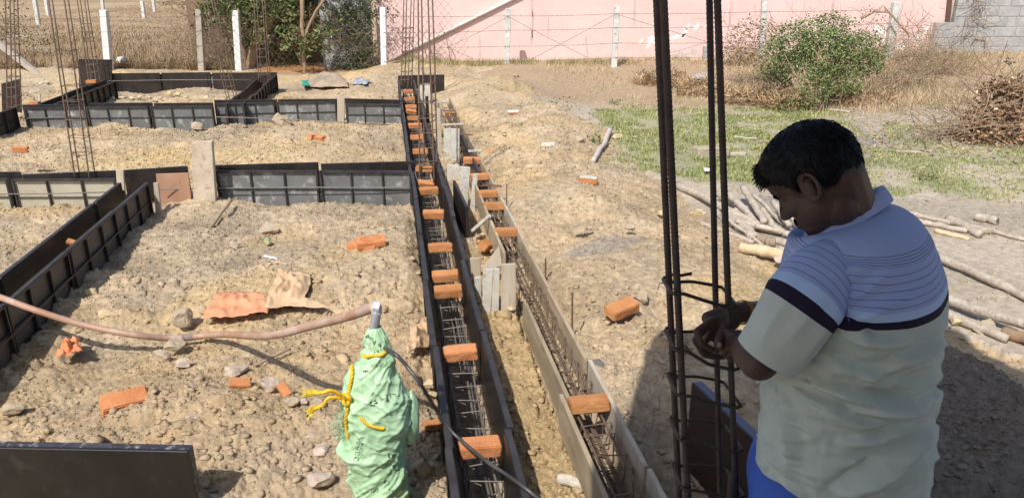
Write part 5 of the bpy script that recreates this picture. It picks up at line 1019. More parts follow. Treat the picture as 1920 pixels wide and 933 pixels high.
log('pale pole left in the crossed pair of the firewood', (1363, 383), (1421, 436), 15, z0=.10, z1=.05); log('pale straight pole right in the crossed pair of the firewood', (1390, 378), (1432, 432), 15, z0=.16, z1=.06, bend=.01)
log('short grey log behind the crossed pair of poles', (1426, 405), (1450, 428), 13, z0=.06); log('pale peeled pole leaning beneath the face', (1446, 403), (1478, 436), 13, z0=.14, z1=.05, bend=.01); log('thin peeled pole beneath the face', (1456, 403), (1498, 438), 9, z0=.15, z1=.04)
log('flat grey rail lying across the firewood', (1405, 434), (1500, 452), 11, z0=.06, z1=.04, bend=.01); log('sawn plank slanting in front of the firewood', (1313, 424), (1412, 458), 10, z0=.02, bend=.01); log('broad split slab in front of the firewood', (1362, 408), (1415, 452), 26, m=M_LOG, flat=.9)
log('short dark ended stump in the firewood', (1420, 454), (1453, 462), 20, m=mat('stump', (.24, .175, .12), (.36, .28, .20), scale=9, rough=.95, bump=.5)); log('thick split log with a yellow underside, lowest of the firewood', (1386, 472), (1480, 488), 23, m=M_LOGY, bend=.02); log('split log under the flat rail beside the sleeve', (1453, 457), (1498, 468), 16); log('small split log beside the shoulder', (1460, 470), (1492, 481), 13)
log('grey branch stub right of the trunk among the firewood', (1405, 425), (1440, 436), 12)
log('pale squared timber right of the shoulder, topmost', (1700, 403), (1782, 421), 10, name='timber', bend=.005); log('weathered timber right of the shoulder, second one', (1715, 418), (1812, 438), 13, name='timber', bend=.01); log('yellowish squared timber right of the shoulder', (1752, 436), (1816, 452), 11, m=M_LOGY, name='timber', bend=.004)
log('broad split piece lying across the timbers at right', (1778, 416), (1836, 446), 18); log('long thin grey pole reaching the right picture edge', (1812, 424), (1960, 462), 9, bend=.01); log('knotty root end beside the long thin pole', (1836, 440), (1860, 436), 16)
log('weathered driftwood knot alone on the pale sand', (1830, 412), (1870, 421), 18); log('upper of the three long poles at the right edge', (1752, 490), (1970, 588), 20, z0=.03, bend=.012); log('middle of the three long poles at the right edge', (1762, 572), (1990, 658), 23, z0=.05, z1=.05, bend=.01); log('lower of the three long poles, its broken end showing', (1740, 586), (1890, 642), 20, m=M_LOG, z0=.0, bend=.012)
log('dark shaded log under the long poles at the right edge', (1878, 630), (1980, 664), 26, m=M_BARK)
log('fallen whitish branch on the edge of the grass', (1145, 250), (1112, 306), 11, z0=.04, bend=.02, m=mat('white_branch', (.50, .42, .36), (.60, .52, .46), scale=8, rough=.9, bump=.4)); log('whitish wooden chunk in the near strip between the forms', (1048, 905), (1122, 922), 24, m=M_WOODW, bend=.01)
log('thin pale cane lying on the grass left of the head', (1375, 258), (1420, 262), 5); log('small stick on the grass by the white stones', (1555, 208), (1592, 212), 6); log('thin twig in the brown litter at right', (1680, 285), (1730, 287), 4)
log('thin cane leaning out of the heap before the nearest row', (385, 444), (436, 392), 7, z1=.1, m=M_TWIG); log('thin stick half buried below the hose', (545, 655), (470, 690), 5, m=M_TWIG)
log('straight pale pole in the middle of the firewood', (1335, 388), (1412, 432), 11, z0=.06, z1=.05); log('pale pole crossing low over the firewood', (1376, 430), (1466, 442), 12, z0=.08); log('slim pale pole at the back of the firewood', (1345, 376), (1440, 412), 8, z0=.05); log('second slim pole at the back of the firewood', (1410, 385), (1470, 425), 9, z0=.12)
log('short pale pole end near the sleeve', (1440, 438), (1496, 456), 10, z0=.10); log('pale pole under the crossed pair of the firewood', (1380, 398), (1405, 446), 11, z0=.03); log('thin pole resting on the broad split slab', (1350, 420), (1430, 462), 7, z0=.11)
log('dark stake standing among the firewood under the chin', (1502, 470), (1503, 462), 13, m=M_STEEL_F, z1=.30, bend=0, name='stake')
p = G(1333, 292); mb = MB(); mb.box(p + UP * .07, Vector((.27, .06, 0)), Vector((-.03, .10, 0)), UP * .085); tag(mb.build('grass_block', mat('straw_block', (.36, .30, .20), (.46, .40, .30), (.25, .22, .13), scale=7, rough=.95, bump=.6), bevel=.02), 'weathered block lying on the grass behind the near rebar', 'block')
p = G(1382, 292); mb = MB(); mb.box(p + UP * .03, Vector((.13, .01, 0)), Vector((0, .05, 0)), UP * .025); tag(mb.build('small_board', M_WOOD, bevel=.006), 'short brown board beside the block on the grass', 'board')

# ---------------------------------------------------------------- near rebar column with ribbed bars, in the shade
def ribbed(mb, a, b, r, pitch=.0105, n=10):
    a, b = Vector(a), Vector(b); Ln = (b - a).length; d = (b - a) / Ln; u_ = d.cross(Vector((0, 1, 0))).normalized(); w_ = d.cross(u_); m = int(Ln / .0032)
    s = np.linspace(0, Ln, m); th_ = np.linspace(0, 2 * np.pi, n, endpoint=False); S_, T_ = np.meshgrid(s, th_, indexing='ij')
    ph = (S_ / pitch + np.abs(((T_ / np.pi) % 1) - .5) * .9) % 1; rr = r * (1 + .13 * np.exp(-((ph - .5) / .17) ** 2))
    bow = np.sin(S_ / Ln * 3.14) * .004
    p = np.array(a)[None, None] + S_[..., None] * np.array(d) + (rr * np.cos(T_) + bow)[..., None] * np.array(u_) + (rr * np.sin(T_))[..., None] * np.array(w_)
    i = np.arange(m * n).reshape(m, n); j = np.roll(i, -1, 1); F = np.stack([i[:-1], j[:-1], j[1:], i[1:]], -1).reshape(-1, 4)
    mb.add([tuple(q) for q in p.reshape(-1, 3)], [tuple(f) for f in F.tolist()])
NB = {'L1': ((1233, 0), (1276, 933), 1.745), 'L2': ((1246, 0), (1293, 933), 1.60), 'R1': ((1332, 0), (1353, 933), 1.765), 'R2': ((1347, 0), (1383, 933), 1.625)}
t = thing('rebar_column', 'dark ribbed rebar column whose ties the man is fixing', 'rebar column', (.45, 1.68, .5), 'rebar columns'); bars = {}
for k, (a, b, y) in NB.items():
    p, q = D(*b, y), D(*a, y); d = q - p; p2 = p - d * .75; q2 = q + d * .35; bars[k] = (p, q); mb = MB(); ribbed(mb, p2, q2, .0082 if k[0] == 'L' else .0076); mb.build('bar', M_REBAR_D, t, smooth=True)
def at_row(k, py_):
    (p, q), y = bars[k], NB[k][2]; z = D(1300, py_, y).z; s = (z - p.z) / (q.z - p.z); return p + (q - p) * s
STR = [(546, 573, 524, 539), (652, 688, 619, 632), (736, 758, 703, 717), (820, 841, 786, 798), (911, 927, 872, 881), (1010, 1022, 965, 975)]
for i, (f0, f1, b0, b1) in enumerate(STR):
    A, B, Cc, Dd = at_row('L2', f0), at_row('R2', f1), at_row('R1', b1), at_row('L1', b0); fy = Vector((0, -.014, 0)); by = Vector((0, .014, 0)); ex = Vector((.016, 0, 0))
    pts = ([Dd + by + ex * 3.6 + UP * .012, Dd + by + ex * 2 + UP * .006] if i == 0 else []) + [Dd + by + ex * .4 + UP * .008, Dd + by - ex * .8, Dd - ex * 1.2, A - ex * 1.3, A + fy - ex * .9, A + fy + ex * .5, (A + B) / 2 + fy * 1.05 - UP * (.010 if i == 1 else 0), B + fy, B + ex * 1.0 + fy * .3, Cc + ex * .9, Cc + by, (Cc + Dd) / 2 + by, Dd + by - UP * .012]
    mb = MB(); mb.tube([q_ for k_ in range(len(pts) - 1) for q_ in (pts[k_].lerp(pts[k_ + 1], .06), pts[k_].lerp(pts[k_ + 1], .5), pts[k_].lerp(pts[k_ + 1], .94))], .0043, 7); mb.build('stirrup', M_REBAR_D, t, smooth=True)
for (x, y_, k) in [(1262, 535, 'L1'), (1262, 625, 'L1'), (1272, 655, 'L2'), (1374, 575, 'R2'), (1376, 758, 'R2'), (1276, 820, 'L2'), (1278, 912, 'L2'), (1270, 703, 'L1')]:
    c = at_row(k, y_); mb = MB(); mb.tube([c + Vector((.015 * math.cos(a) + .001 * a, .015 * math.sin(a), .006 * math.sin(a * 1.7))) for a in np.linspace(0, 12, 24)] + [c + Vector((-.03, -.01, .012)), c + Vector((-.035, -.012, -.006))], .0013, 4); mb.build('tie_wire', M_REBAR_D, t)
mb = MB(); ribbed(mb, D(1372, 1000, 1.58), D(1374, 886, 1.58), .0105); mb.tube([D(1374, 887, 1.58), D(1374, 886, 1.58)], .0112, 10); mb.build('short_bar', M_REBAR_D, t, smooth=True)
# ---------------------------------------------------------------- the plinth and house behind the camera, and an added unseen slab shaped to throw the shade
M_PLINTH = mat('plinth_concrete', (.30, .28, .26), (.38, .36, .33), scale=3, rough=.95, bump=.3)
mb = MB(); mb.box((1.2, -1.0, .31), Vector((4.2, 0, 0)), Vector((0, 2.95, 0)), UP * .51); tag(mb.build('plinth', M_PLINTH), kind='structure')
mb = MB(); mb.add([(-1.75, -2.2, 4.2), (-.30, 2.02, 4.2), (2.15, 2.25, 4.2), (2.6, -2.2, 4.2), (-1.75, -2.2, 4.35), (-.30, 2.02, 4.35), (2.15, 2.25, 4.35), (2.6, -2.2, 4.35)], [(0, 1, 2, 3), (7, 6, 5, 4), (0, 4, 5, 1), (1, 5, 6, 2), (2, 6, 7, 3), (3, 7, 4, 0)]); tag(mb.build('shade_slab', M_PLINTH), kind='structure')
mb = MB(); mb.box((.6, -2.4, 2.4), Vector((2.4, 0, 0)), Vector((0, .15, 0)), UP * 2.0); tag(mb.build('house_wall', mat('house_plaster', (.50, .46, .40), (.56, .52, .46), scale=2, rough=.9)), 'plastered house wall behind the viewpoint carrying the added shade slab', 'wall')
# ================================================================ THE MAN
M_SKIN = mat('skin', (.060, .033, .025), (.080, .044, .033), scale=14, rough=.50, bump=.15, bscale=120, spec=.4)
M_NAIL = mat('nail', (.30, .20, .17), rough=.4)
M_HAIR = mat('black_hair', (.004, .004, .006), (.008, .008, .010), scale=60, rough=.5, spec=.15)
FEET = Vector((.80, 1.58, .82))
man = thing('person', 'man with short black hair in a blue and grey striped shirt tying rebar', 'person', FEET)
FDIR = Vector((-.82, .57, 0)).normalized(); LDIR = Vector((-.57, -.82, 0)).normalized()
# head frame
HC = D(1529, 337, 1.56); pit = R(44); hz = Vector((-.78, .62, 0)).normalized()
hf = (hz * math.cos(pit) - UP * math.sin(pit)).normalized(); hu = (hz * math.sin(pit) + UP * math.cos(pit)).normalized(); hl = hu.cross(hf).normalized()
HS = .94
def HP(f, l, u): return HC + (hf * f + hl * l + hu * u) * HS
prims = MB()
_bm = bmesh.new(); bmesh.ops.create_icosphere(_bm, subdivisions=3, radius=1); EVs = [v.co.copy() for v in _bm.verts]; EFs = [tuple(v.index for v in f.verts) for f in _bm.faces]; _bm.free()
def ell(c, ax, ay, az): prims.add([c + ax * v.x + ay * v.y + az * v.z for v in EVs], EFs)
def hell(f, l, u, rf, rl, ru): ell(HP(f, l, u), hf * rf * HS, hl * rl * HS, hu * ru * HS)
def cap(p0, p1, r0, r1):
    p0, p1 = Vector(p0), Vector(p1); d = (p1 - p0).normalized(); pts = []; rs = []
    for k in range(5): a = k / 5 * math.pi / 2; pts.append(p0 - d * r0 * math.cos(a)); rs.append(max(.0004, r0 * math.sin(a)))
    for k in range(4): s = k / 3; pts.append(p0.lerp(p1, s)); rs.append(r0 + (r1 - r0) * s)
    for k in range(1, 6): a = k / 5 * math.pi / 2; pts.append(p1 + d * r1 * math.sin(a)); rs.append(max(.0004, r1 * math.cos(a)))
    prims.tube(pts, rs, 14)
hell(-.008, 0, .028, .097, .075, .088); hell(.035, 0, -.035, .056, .060, .080); hell(.020, 0, -.045, .062, .063, .060)
hell(.072, 0, -.098, .020, .024, .017); hell(.050, 0, -.085, .040, .042, .030); hell(.079, 0, .016, .016, .048, .012); hell(.083, 0, .035, .012, .045, .035)
cap(HP(.090, 0, .008), HP(.108, 0, -.030), .007, .012); hell(.099, .009, -.036, .010, .007, .007); hell(.099, -.009, -.036, .010, .007, .007)
hell(.091, 0, -.060, .010, .022, .006); hell(.089, 0, -.071, .010, .020, .007); hell(.055, .036, -.022, .032, .024, .028); hell(.055, -.036, -.022, .032, .024, .028)
hell(.077, .032, -.002, .012, .014, .009); hell(.077, -.032, -.002, .012, .014, .009)
for sg in (1, -1):            # ears: rim, lobe and bowl
    e = [HP(-.012 + .019 * math.cos(a) - .004 * math.sin(a), sg * (.074 + .010 * (1 - math.cos(a)) * .5), -.008 + .030 * math.sin(a)) for a in np.linspace(-.6, 4.6, 12)]
    for i in range(11): cap(e[i], e[i + 1], .0048, .0048)
    hell(-.004, sg * .073, -.010, .014, .006, .022); hell(.000, sg * .076, -.036, .008, .005, .009)
NB0 = D(1592, 412, 1.575)
cap(HP(-.045, 0, -.020), NB0, .057, .066); cap(HP(-.010, 0, -.075), NB0 + FDIR * .03 - UP * .02, .045, .055)
# trunk
TC = D(1600, 560, 1.56); PEL = Vector((.795, 1.565, 1.50))
ell(TC + UP * .02, LDIR * .150, FDIR * .10, UP * .16); ell(TC - UP * .15, LDIR * .15, FDIR * .11, UP * .20); ell(PEL, LDIR * .155, FDIR * .11, UP * .13); cap(NB0 - UP * .02, TC + UP * .06, .062, .09)
SLc = D(1522, 486, 1.425); ELB = D(1424, 676, 1.40); WLf = D(1390, 646, 1.575)
SRc = SLc + (-LDIR) * .34 + UP * .0; ERc = D(1480, 592, 1.83); WRt = D(1394, 584, 1.695)
cap(TC + UP * .05 + LDIR * .06, D(1545, 530, 1.46), .05, .045); cap(TC + UP * .08 - LDIR * .06, SRc - UP * .02, .05, .050)
cap(D(1540, 535, 1.45), ELB, .045, .042); cap(ELB, ELB.lerp(WLf, .45), .040, .041); cap(ELB.lerp(WLf, .4), WLf, .041, .027)
cap(SRc, ERc, .052, .040); cap(ERc, ERc.lerp(WRt, .45), .041, .038); cap(ERc.lerp(WRt, .4), WRt, .038, .026)
# right hand: wrist, palm, curled fingers, thumb
Q = lambda x, y, d: D(x, y, d)
cap(WRt, Q(1364, 590, 1.685), .026, .029); cap(Q(1368, 600, 1.675), Q(1332, 606, 1.655), .027, .019); cap(Q(1366, 586, 1.69), Q(1328, 596, 1.67), .022, .017)
def finger(pts, r):
    for i in range(len(pts) - 1): cap(pts[i], pts[i + 1], r * (1 - .07 * i), r * (1 - .07 * (i + 1)))
finger([Q(1336, 600, 1.645), Q(1307, 621, 1.615), Q(1315, 645, 1.600), Q(1336, 655, 1.600)], .0100)
finger([Q(1330, 606, 1.667), Q(1304, 637, 1.652), Q(1320, 664, 1.642), Q(1348, 670, 1.637)], .0100)
finger([Q(1338, 612, 1.688), Q(1318, 648, 1.680), Q(1336, 668, 1.672), Q(1356, 668, 1.668)], .0094)
finger([Q(1344, 610, 1.690), Q(1334, 633, 1.686), Q(1348, 641, 1.682)], .0082)
finger([Q(1368, 606, 1.650), Q(1354, 621, 1.615), Q(1347, 637, 1.592), Q(1350, 649, 1.586)], .0115)
# left hand: closing on the same tie from the near side
cap(WLf, Q(1378, 640, 1.60), .026, .026); cap(Q(1385, 636, 1.595), Q(1366, 634, 1.61), .024, .017); cap(Q(1388, 652, 1.59), Q(1368, 650, 1.605), .022, .016)
finger([Q(1368, 630, 1.605), Q(1352, 640, 1.606), Q(1357, 654, 1.610)], .0092); finger([Q(1366, 640, 1.598), Q(1353, 650, 1.600), Q(1360, 662, 1.604)], .0095)
finger([Q(1368, 648, 1.594), Q(1357, 660, 1.596), Q(1366, 669, 1.600)], .0090); finger([Q(1374, 656, 1.592), Q(1366, 667, 1.594), Q(1373, 674, 1.598)], .0080)
finger([Q(1378, 626, 1.60), Q(1364, 622, 1.606), Q(1356, 630, 1.610)], .0105)
# legs and feet
for sg in (1, -1):
    hip = PEL + LDIR * .085 * sg - UP * .05; kn = Vector((hip.x - .02, hip.y + .01, FEET.z + .45)) + LDIR * .02 * sg; an = Vector((kn.x + .03, kn.y - .01, FEET.z + .09)); cap(hip, kn, .085, .055); cap(kn, an, .055, .036); cap(an - UP * .045, an + FDIR * .16 - UP * .062, .036, .026)
raw = link_mesh('body', np.array(prims.v), prims.f, M_SKIN, man)
rm = raw.modifiers.new('remesh', 'REMESH'); rm.mode = 'VOXEL'; rm.voxel_size = .0031
sm_ = raw.modifiers.new('smooth', 'SMOOTH'); sm_.factor = .5; sm_.iterations = 3
dg = bpy.context.evaluated_depsgraph_get(); dg.update(); me = bpy.data.meshes.new_from_object(raw.evaluated_get(dg)); raw.modifiers.clear(); old = raw.data; raw.data = me; bpy.data.meshes.remove(old)
me.polygons.foreach_set('use_smooth', np.ones(len(me.polygons), bool)); me.materials.clear(); me.materials.append(M_SKIN); raw['label'] = 'dark brown skin'
def small(name, c, ax, ay, az, m):
    V = np.array([np.array(c + ax * v.x + ay * v.y + az * v.z) for v in EVs]); return link_mesh(name, V, EFs, m, man, smooth=True)
small('thumbnail', Q(1349.5, 646, 1.5755), Vector((.0055, 0, 0)), Vector((0, .002, 0)), UP * .0065, M_NAIL)
M_EYE = mat('eye_white', (.10, .085, .08), rough=.5)
for sg in (1, -1): small('eye', HP(.0845, .032 * sg, -.006), hf * .006, hl * .009, hu * .0028, M_EYE)
mb = MB()
for sg in (1, -1):
    for k in range(14): s = k / 13; p = HP(.086 - .010 * s, sg * (.012 + .040 * s), .014 + .004 * math.sin(s * 3)); mb.tube([p, p + hf * .003 + hl * sg * .008 + hu * .004], .0016, 4)
    for k in range(6): s = k / 5; p = HP(.088 - .003 * s, sg * (.024 + .016 * s), -.010); mb.tube([p, p + hf * .009 - hu * .003], .0007, 3)
mb.build('eyebrows', M_HAIR, man)
mb = MB()
for k in range(40): l_ = random.uniform(-.026, .026); p = HP(.096 - abs(l_) * .35, l_, -.049 + random.uniform(-.003, .003) - abs(l_) * .1); mb.tube([p, p + hf * .002 - hu * .007 + hl * l_ * .1], .0012, 3)
mb.build('moustache', M_HAIR, man)
# hair cap and loose strands
bm = bmesh.new(); bmesh.ops.create_icosphere(bm, subdivisions=6, radius=1); HV = np.array([v.co for v in bm.verts]); HF = np.array([[v.index for v in f.verts] for f in bm.faces]); bm.free()
def hairline(f): return np.interp(f, [-.13, -.085, -.06, -.03, -.012, .008, .022, .040, .055, .075, .11], [-.092, -.090, -.072, -.030, .022, .018, -.022, .010, .034, .050, .056])
thk = .011 + .009 * np.clip(HV[:, 2], 0, 1) + .018 * np.clip(HV[:, 0] - .15, 0, 1) * np.clip(HV[:, 2] + .2, 0, 1)
nse = np.array([mnoise.noise(Vector(v) * 4) * .003 + mnoise.noise(Vector((v[0] * 9, v[1] * 34, v[2] * 9))) * .0012 for v in HV])
f_ = -.010 + HV[:, 0] * (.097 + thk + nse); l_ = HV[:, 1] * (.075 + thk * .8 + nse); u_ = .026 + HV[:, 2] * (.088 + thk + nse)
low = hairline(f_); keep = u_ > low + np.array([mnoise.noise(Vector((v[0] * 20, v[1] * 20, 1))) * .006 for v in HV])
edge_t = np.clip((u_ - low) / .030, 0, 1); sh = .80 + .20 * edge_t ** .5; sh = np.where(f_ > .05, .92 + .08 * edge_t, sh)
f_ = -.010 + (f_ + .010) * sh; l_ = l_ * sh; u2 = .026 + (u_ - .026) * sh
HVw = np.array(HC)[None] + HS * (f_[:, None] * np.array(hf) + l_[:, None] * np.array(hl) + u2[:, None] * np.array(hu))
kf = keep[HF].all(1); used = np.unique(HF[kf]); remap = -np.ones(len(HV), int); remap[used] = np.arange(len(used))
hair = link_mesh('hair', HVw[used], remap[HF[kf]], M_HAIR, man, smooth=True)
md = hair.modifiers.new('thick', 'SOLIDIFY'); md.thickness = .006; md.offset = -1
mb = MB(); cand = used[RNG.integers(0, len(used), 2400)]
for i in cand:
    p = Vector(HVw[i]); nrm = (p - HP(-.01, 0, .02)).normalized(); fl = (hf * .9 + Vector([random.gauss(0, .35) for _ in range(3)])); fl = (fl - nrm * fl.dot(nrm)).normalized()
    if f_[i] < -.02: fl = (-hu + Vector([random.gauss(0, .3) for _ in range(3)])); fl = (fl - nrm * fl.dot(nrm)).normalized()
    Ln = random.uniform(.008, .020); mb.tube([p - nrm * .001, p + fl * Ln * .5 + nrm * .0014, p + fl * Ln + nrm * random.uniform(.0002, .0022)], [.0007, .0006, .0003], 3, False)
tuft = [i for i in used if f_[i] > .075 and u2[i] > .05]
for _ in range(380):
    p = Vector(HVw[random.choice(tuft)]); d = (hf * 1.0 + hu * random.uniform(-.35, .25) + Vector([random.gauss(0, .2) for _ in range(3)])).normalized(); Ln = random.uniform(.010, .026); mb.tube([p, p + d * Ln * .6, p + d * Ln - hu * .003], [.0012, .0009, .0004], 3, False)
mb.build('hair_strands', M_HAIR, hair)
# ---- shirt
def shirt_mat():
    m = bpy.data.materials.new('striped_shirt'); m.use_nodes = True; n = m.node_tree.nodes; l = m.node_tree.links; b = n['Principled BSDF']; b.inputs['Roughness'].default_value = .85; b.inputs['Specular IOR Level'].default_value = .2
    at = n.new('ShaderNodeAttribute'); at.attribute_name = 'band'; s = at.outputs['Fac']
    def mth(op, a, b_=None, c=None):
        x = n.new('ShaderNodeMath'); x.operation = op
        for i, v in enumerate((a, b_, c)):
            if v is None: continue
            if isinstance(v, (int, float)): x.inputs[i].default_value = v
            else: l.new(v, x.inputs[i])
        return x.outputs[0]
    def mx(f, a, b_):
        x = n.new('ShaderNodeMix'); x.data_type = 'RGBA'; l.new(f, x.inputs['Factor'])
        for k, c in ((6, a), (7, b_)):
            if isinstance(c, tuple): x.inputs[k].default_value = (*c, 1)
            else: l.new(c, x.inputs[k])
        return x.outputs[2]
    tc = n.new('ShaderNodeTexCoord'); t1 = n.new('ShaderNodeTexNoise'); t1.inputs['Scale'].default_value = 5; t1.inputs['Detail'].default_value = 6; l.new(tc.outputs['Object'], t1.inputs['Vector'])
    gt = lambda v: mth('GREATER_THAN', s, v); lt = lambda v: mth('LESS_THAN', s, v); rng = lambda a, c: mth('MULTIPLY', gt(a), lt(c))
    blue = mx(t1.outputs['Fac'], (.31, .385, .65), (.36, .435, .70)); grey = mx(t1.outputs['Fac'], (.45, .50, .45), (.52, .56, .50))
    wide = mth('MULTIPLY', rng(.034, .107), mth('LESS_THAN', mth('FRACT', mth('DIVIDE', mth('SUBTRACT', s, .034), .0145)), .075))
    tight = mth('MULTIPLY', rng(.110, .127), mth('LESS_THAN', mth('FRACT', mth('DIVIDE', mth('SUBTRACT', s, .110), .0050)), .20))
    lines = mth('MAXIMUM', wide, tight)
    col = mx(rng(.009, .026), blue, (.42, .55, .80)); col = mx(lines, col, (.05, .06, .12)); col = mx(lt(0.), col, grey); col = mx(rng(-.009, .009), col, (.018, .013, .030)); l.new(col, b.inputs['Base Color'])
    mp = n.new('ShaderNodeMapping'); mp.inputs['Scale'].default_value = (30, 30, 320); l.new(tc.outputs['Object'], mp.inputs['Vector']); t2 = n.new('ShaderNodeTexNoise'); t2.inputs['Scale'].default_value = 1.5; t2.inputs['Detail'].default_value = 3; l.new(mp.outputs[0], t2.inputs['Vector'])
    bp = n.new('ShaderNodeBump'); bp.inputs['Strength'].default_value = .12; bp.inputs['Distance'].default_value = .004; l.new(t2.outputs['Fac'], bp.inputs['Height']); l.new(bp.outputs[0], b.inputs['Normal']); return m
M_SHIRT = shirt_mat()
def set_band(o, s): a = o.data.attributes.new('band', 'FLOAT', 'POINT'); a.data.foreach_set('value', np.asarray(s, np.float32).ravel())
YC = 1.56
TR = [(872, 1418, 1744), (862, 1421, 1743), (850, 1424, 1742), (800, 1428, 1745), (770, 1431, 1749), (735, 1434, 1757), (715, 1436, 1757), (690, 1440, 1750), (660, 1445, 1757), (625, 1449, 1767), (590, 1452, 1775), (550, 1455, 1781), (515, 1460, 1780), (480, 1468, 1769), (455, 1476, 1756)]
tp = np.array([r[0] for r in TR], float); tz = np.array([D(1590, p, YC).z for p in tp]); txl = np.array([D(r[1], r[0], YC).x for r in TR]); txr = np.array([D(r[2], r[0], YC).x for r in TR])
NT, NL, NU = 260, 230, 60; th = np.linspace(0, 2 * np.pi, NT, endpoint=False); zl = np.linspace(tz[0], tz[-1], NL)
def smooth_interp(z, a, b):
    v = np.interp(z, a, b); k = np.ones(9) / 9; vp = np.concatenate([[v[0]] * 4, v, [v[-1]] * 4]); return np.convolve(vp, k, 'valid')
cxs = smooth_interp(zl, tz, (txl + txr) / 2); hws = smooth_interp(zl, tz, (txr - txl) / 2)
RATIO = 1.42
def ring(cx_, hw_, z_):
    b = hw_ / math.hypot(RATIO * LDIR.x, FDIR.x); a = b * RATIO; c = np.sign(np.cos(th)) * np.abs(np.cos(th)) ** .9; s = np.sign(np.sin(th)) * np.abs(np.sin(th)) ** .9
    x = cx_ + a * c * LDIR.x + b * s * FDIR.x; y = YC + .01 + a * c * LDIR.y + b * s * FDIR.y; return np.stack([x, y, np.full(NT, z_)], 1)
rings = [ring(cxs[i], hws[i], zl[i]) for i in range(NL)]
top = rings[-1]; CK = D(1581, 408, 1.575); ck_f = (D(1512, 446, 1.60) - D(1655, 371, 1.57)); ck_h = ck_f.length / 2; ck_f.normalize(); ck_s = LDIR * .064
col_ring = np.array([np.array(CK - UP * .012 + ck_s * math.cos(a) + ck_f * ck_h * .93 * math.sin(a)) for a in th])
slope_in = np.array(rings[-1]) - np.array(rings[-6])
for k in range(1, NU + 1):
    s = k / NU; q = top * (1 - s) + col_ring * s
    bul = math.sin(math.pi * s) ** .9; q = q + bul * (np.stack([.018 * np.cos(th) * LDIR.x + .012 * np.sin(th) * FDIR.x, .018 * np.cos(th) * LDIR.y + .012 * np.sin(th) * FDIR.y, np.full(NT, .010)], 1)) + (bul * .020 * np.abs(np.cos(th)) ** 2)[:, None] * np.array((0, 0, 1.))
    rings.append(q)
Vt = np.array(rings); NLT = len(rings)
def topix(V): 
    z = V[..., 2] - CAM_H; dep = V[..., 1] * CP - z * SP; up = V[..., 1] * SP + z * CP; return 960 + FOC * V[..., 0] / dep, 466.5 - FOC * up / dep
def normals(V):
    dt = np.roll(V, -1, 1) - np.roll(V, 1, 1); dz = np.gradient(V, axis=0); n_ = np.cross(dt, dz); n_ /= np.linalg.norm(n_, axis=2)[..., None] + 1e-9; return n_
def fold(V, nrm, lines):
    X_, Y_ = topix(V); near = nrm[..., 1] < .25; out = np.zeros(X_.shape)
    for pts, w, a, soft in lines:
        best = np.full(X_.shape, 1e9); side = np.zeros(X_.shape); tt = np.zeros(X_.shape); m = len(pts) - 1
        for i in range(m):
            (x0, y0), (x1, y1) = pts[i], pts[i + 1]; dx, dy = x1 - x0, y1 - y0; L2 = dx * dx + dy * dy; t_ = np.clip(((X_ - x0) * dx + (Y_ - y0) * dy) / L2, 0, 1); px_, py_ = X_ - x0 - t_ * dx, Y_ - y0 - t_ * dy; d_ = np.hypot(px_, py_); u_ = d_ < best; best = np.where(u_, d_, best); side = np.where(u_, np.sign(dx * py_ - dy * px_), side); tt = np.where(u_, (i + t_) / m, tt)
        ww = np.where(side > 0, w * soft, w); out += a * (np.exp(-(best / ww)) - .45 * np.exp(-((best - 2.0 * w) / (1.3 * w)) ** 2) * (side <= 0)) * np.sin(np.pi * np.clip(tt * .9 + .08, 0, 1)) ** .6 * near
    return out
nr_ = normals(Vt)
if (nr_[NL // 2, :, :] * (Vt[NL // 2] - np.array((cxs[NL // 2], YC, zl[NL // 2])))).sum() < 0: nr_ = -nr_
FL = [([(1528, 716), (1580, 728), (1640, 752), (1700, 752), (1757, 732)], 7, .016, 2.6), ([(1572, 920), (1610, 890), (1660, 855), (1735, 800)], 9, .022, 3.0), ([(1676, 672), (1715, 662), (1764, 636)], 6, .011, 2.2), ([(1575, 610), (1640, 585), (1720, 545)], 12, .008, 1.6), ([(1585, 622), (1640, 640), (1700, 640)], 8, .010, 2.0), ([(1545, 652), (1600, 690), (1640, 700)], 8, .009, 2.2),
      ([(1515, 735), (1560, 760), (1610, 790), (1650, 790)], 8, .010, 2.2), ([(1600, 762), (1680, 755), (1745, 700)], 9, .012, 2.0), ([(1580, 830), (1640, 822), (1700, 790)], 8, .010, 2.0), ([(1650, 900), (1700, 860), (1740, 840)], 8, .009, 2.0), ([(1560, 600), (1610, 615), (1630, 640)], 7, .009, 2.0), ([(1470, 760), (1485, 830), (1480, 900)], 12, .008, 1.5), ([(1440, 800), (1455, 860), (1490, 920)], 9, .007, 1.5),
      ([(1560, 520), (1600, 505), (1650, 500)], 9, .004, 1.6), ([(1590, 560), (1625, 545), (1670, 505)], 9, .006, 1.6), ([(1620, 700), (1660, 690), (1690, 660)], 7, .008, 2.0), ([(1600, 860), (1640, 850), (1690, 835)], 6, .006, 2.0)]
dsp = 2.3 * fold(Vt, nr_, FL); zrel = Vt[..., 2]; arc_ = th[None, :] * .18
lowm = sm((2.03 - zrel) / .08)
dsp = dsp + lowm * (.012 * fbm(arc_ * 9 + zrel * 3, zrel * 16 - arc_ * 6, 3, 400) + .009 * (1 - np.abs(2 * fbm(arc_ * 16 + zrel * 8, zrel * 26, 2, 410)))) + (1 - lowm) * .004 * fbm(arc_ * 10, zrel * 14, 3, 420)
dsp[:4] += np.array([-.004, -.001, .002, .001])[:, None]
Vt2 = Vt + nr_ * dsp[..., None]
Vt2[:NL // 4, :, 2] += ((.010 * np.sin(th * 3 + 1) + .008 * np.sin(th * 5))[None] * np.linspace(1, 0, NL // 4)[:, None])
Vt2[:NL // 4, :, 2] -= np.linspace(1, 0, NL // 4)[:, None] * (Vt2[:NL // 4, :, 0] - .82) * .20
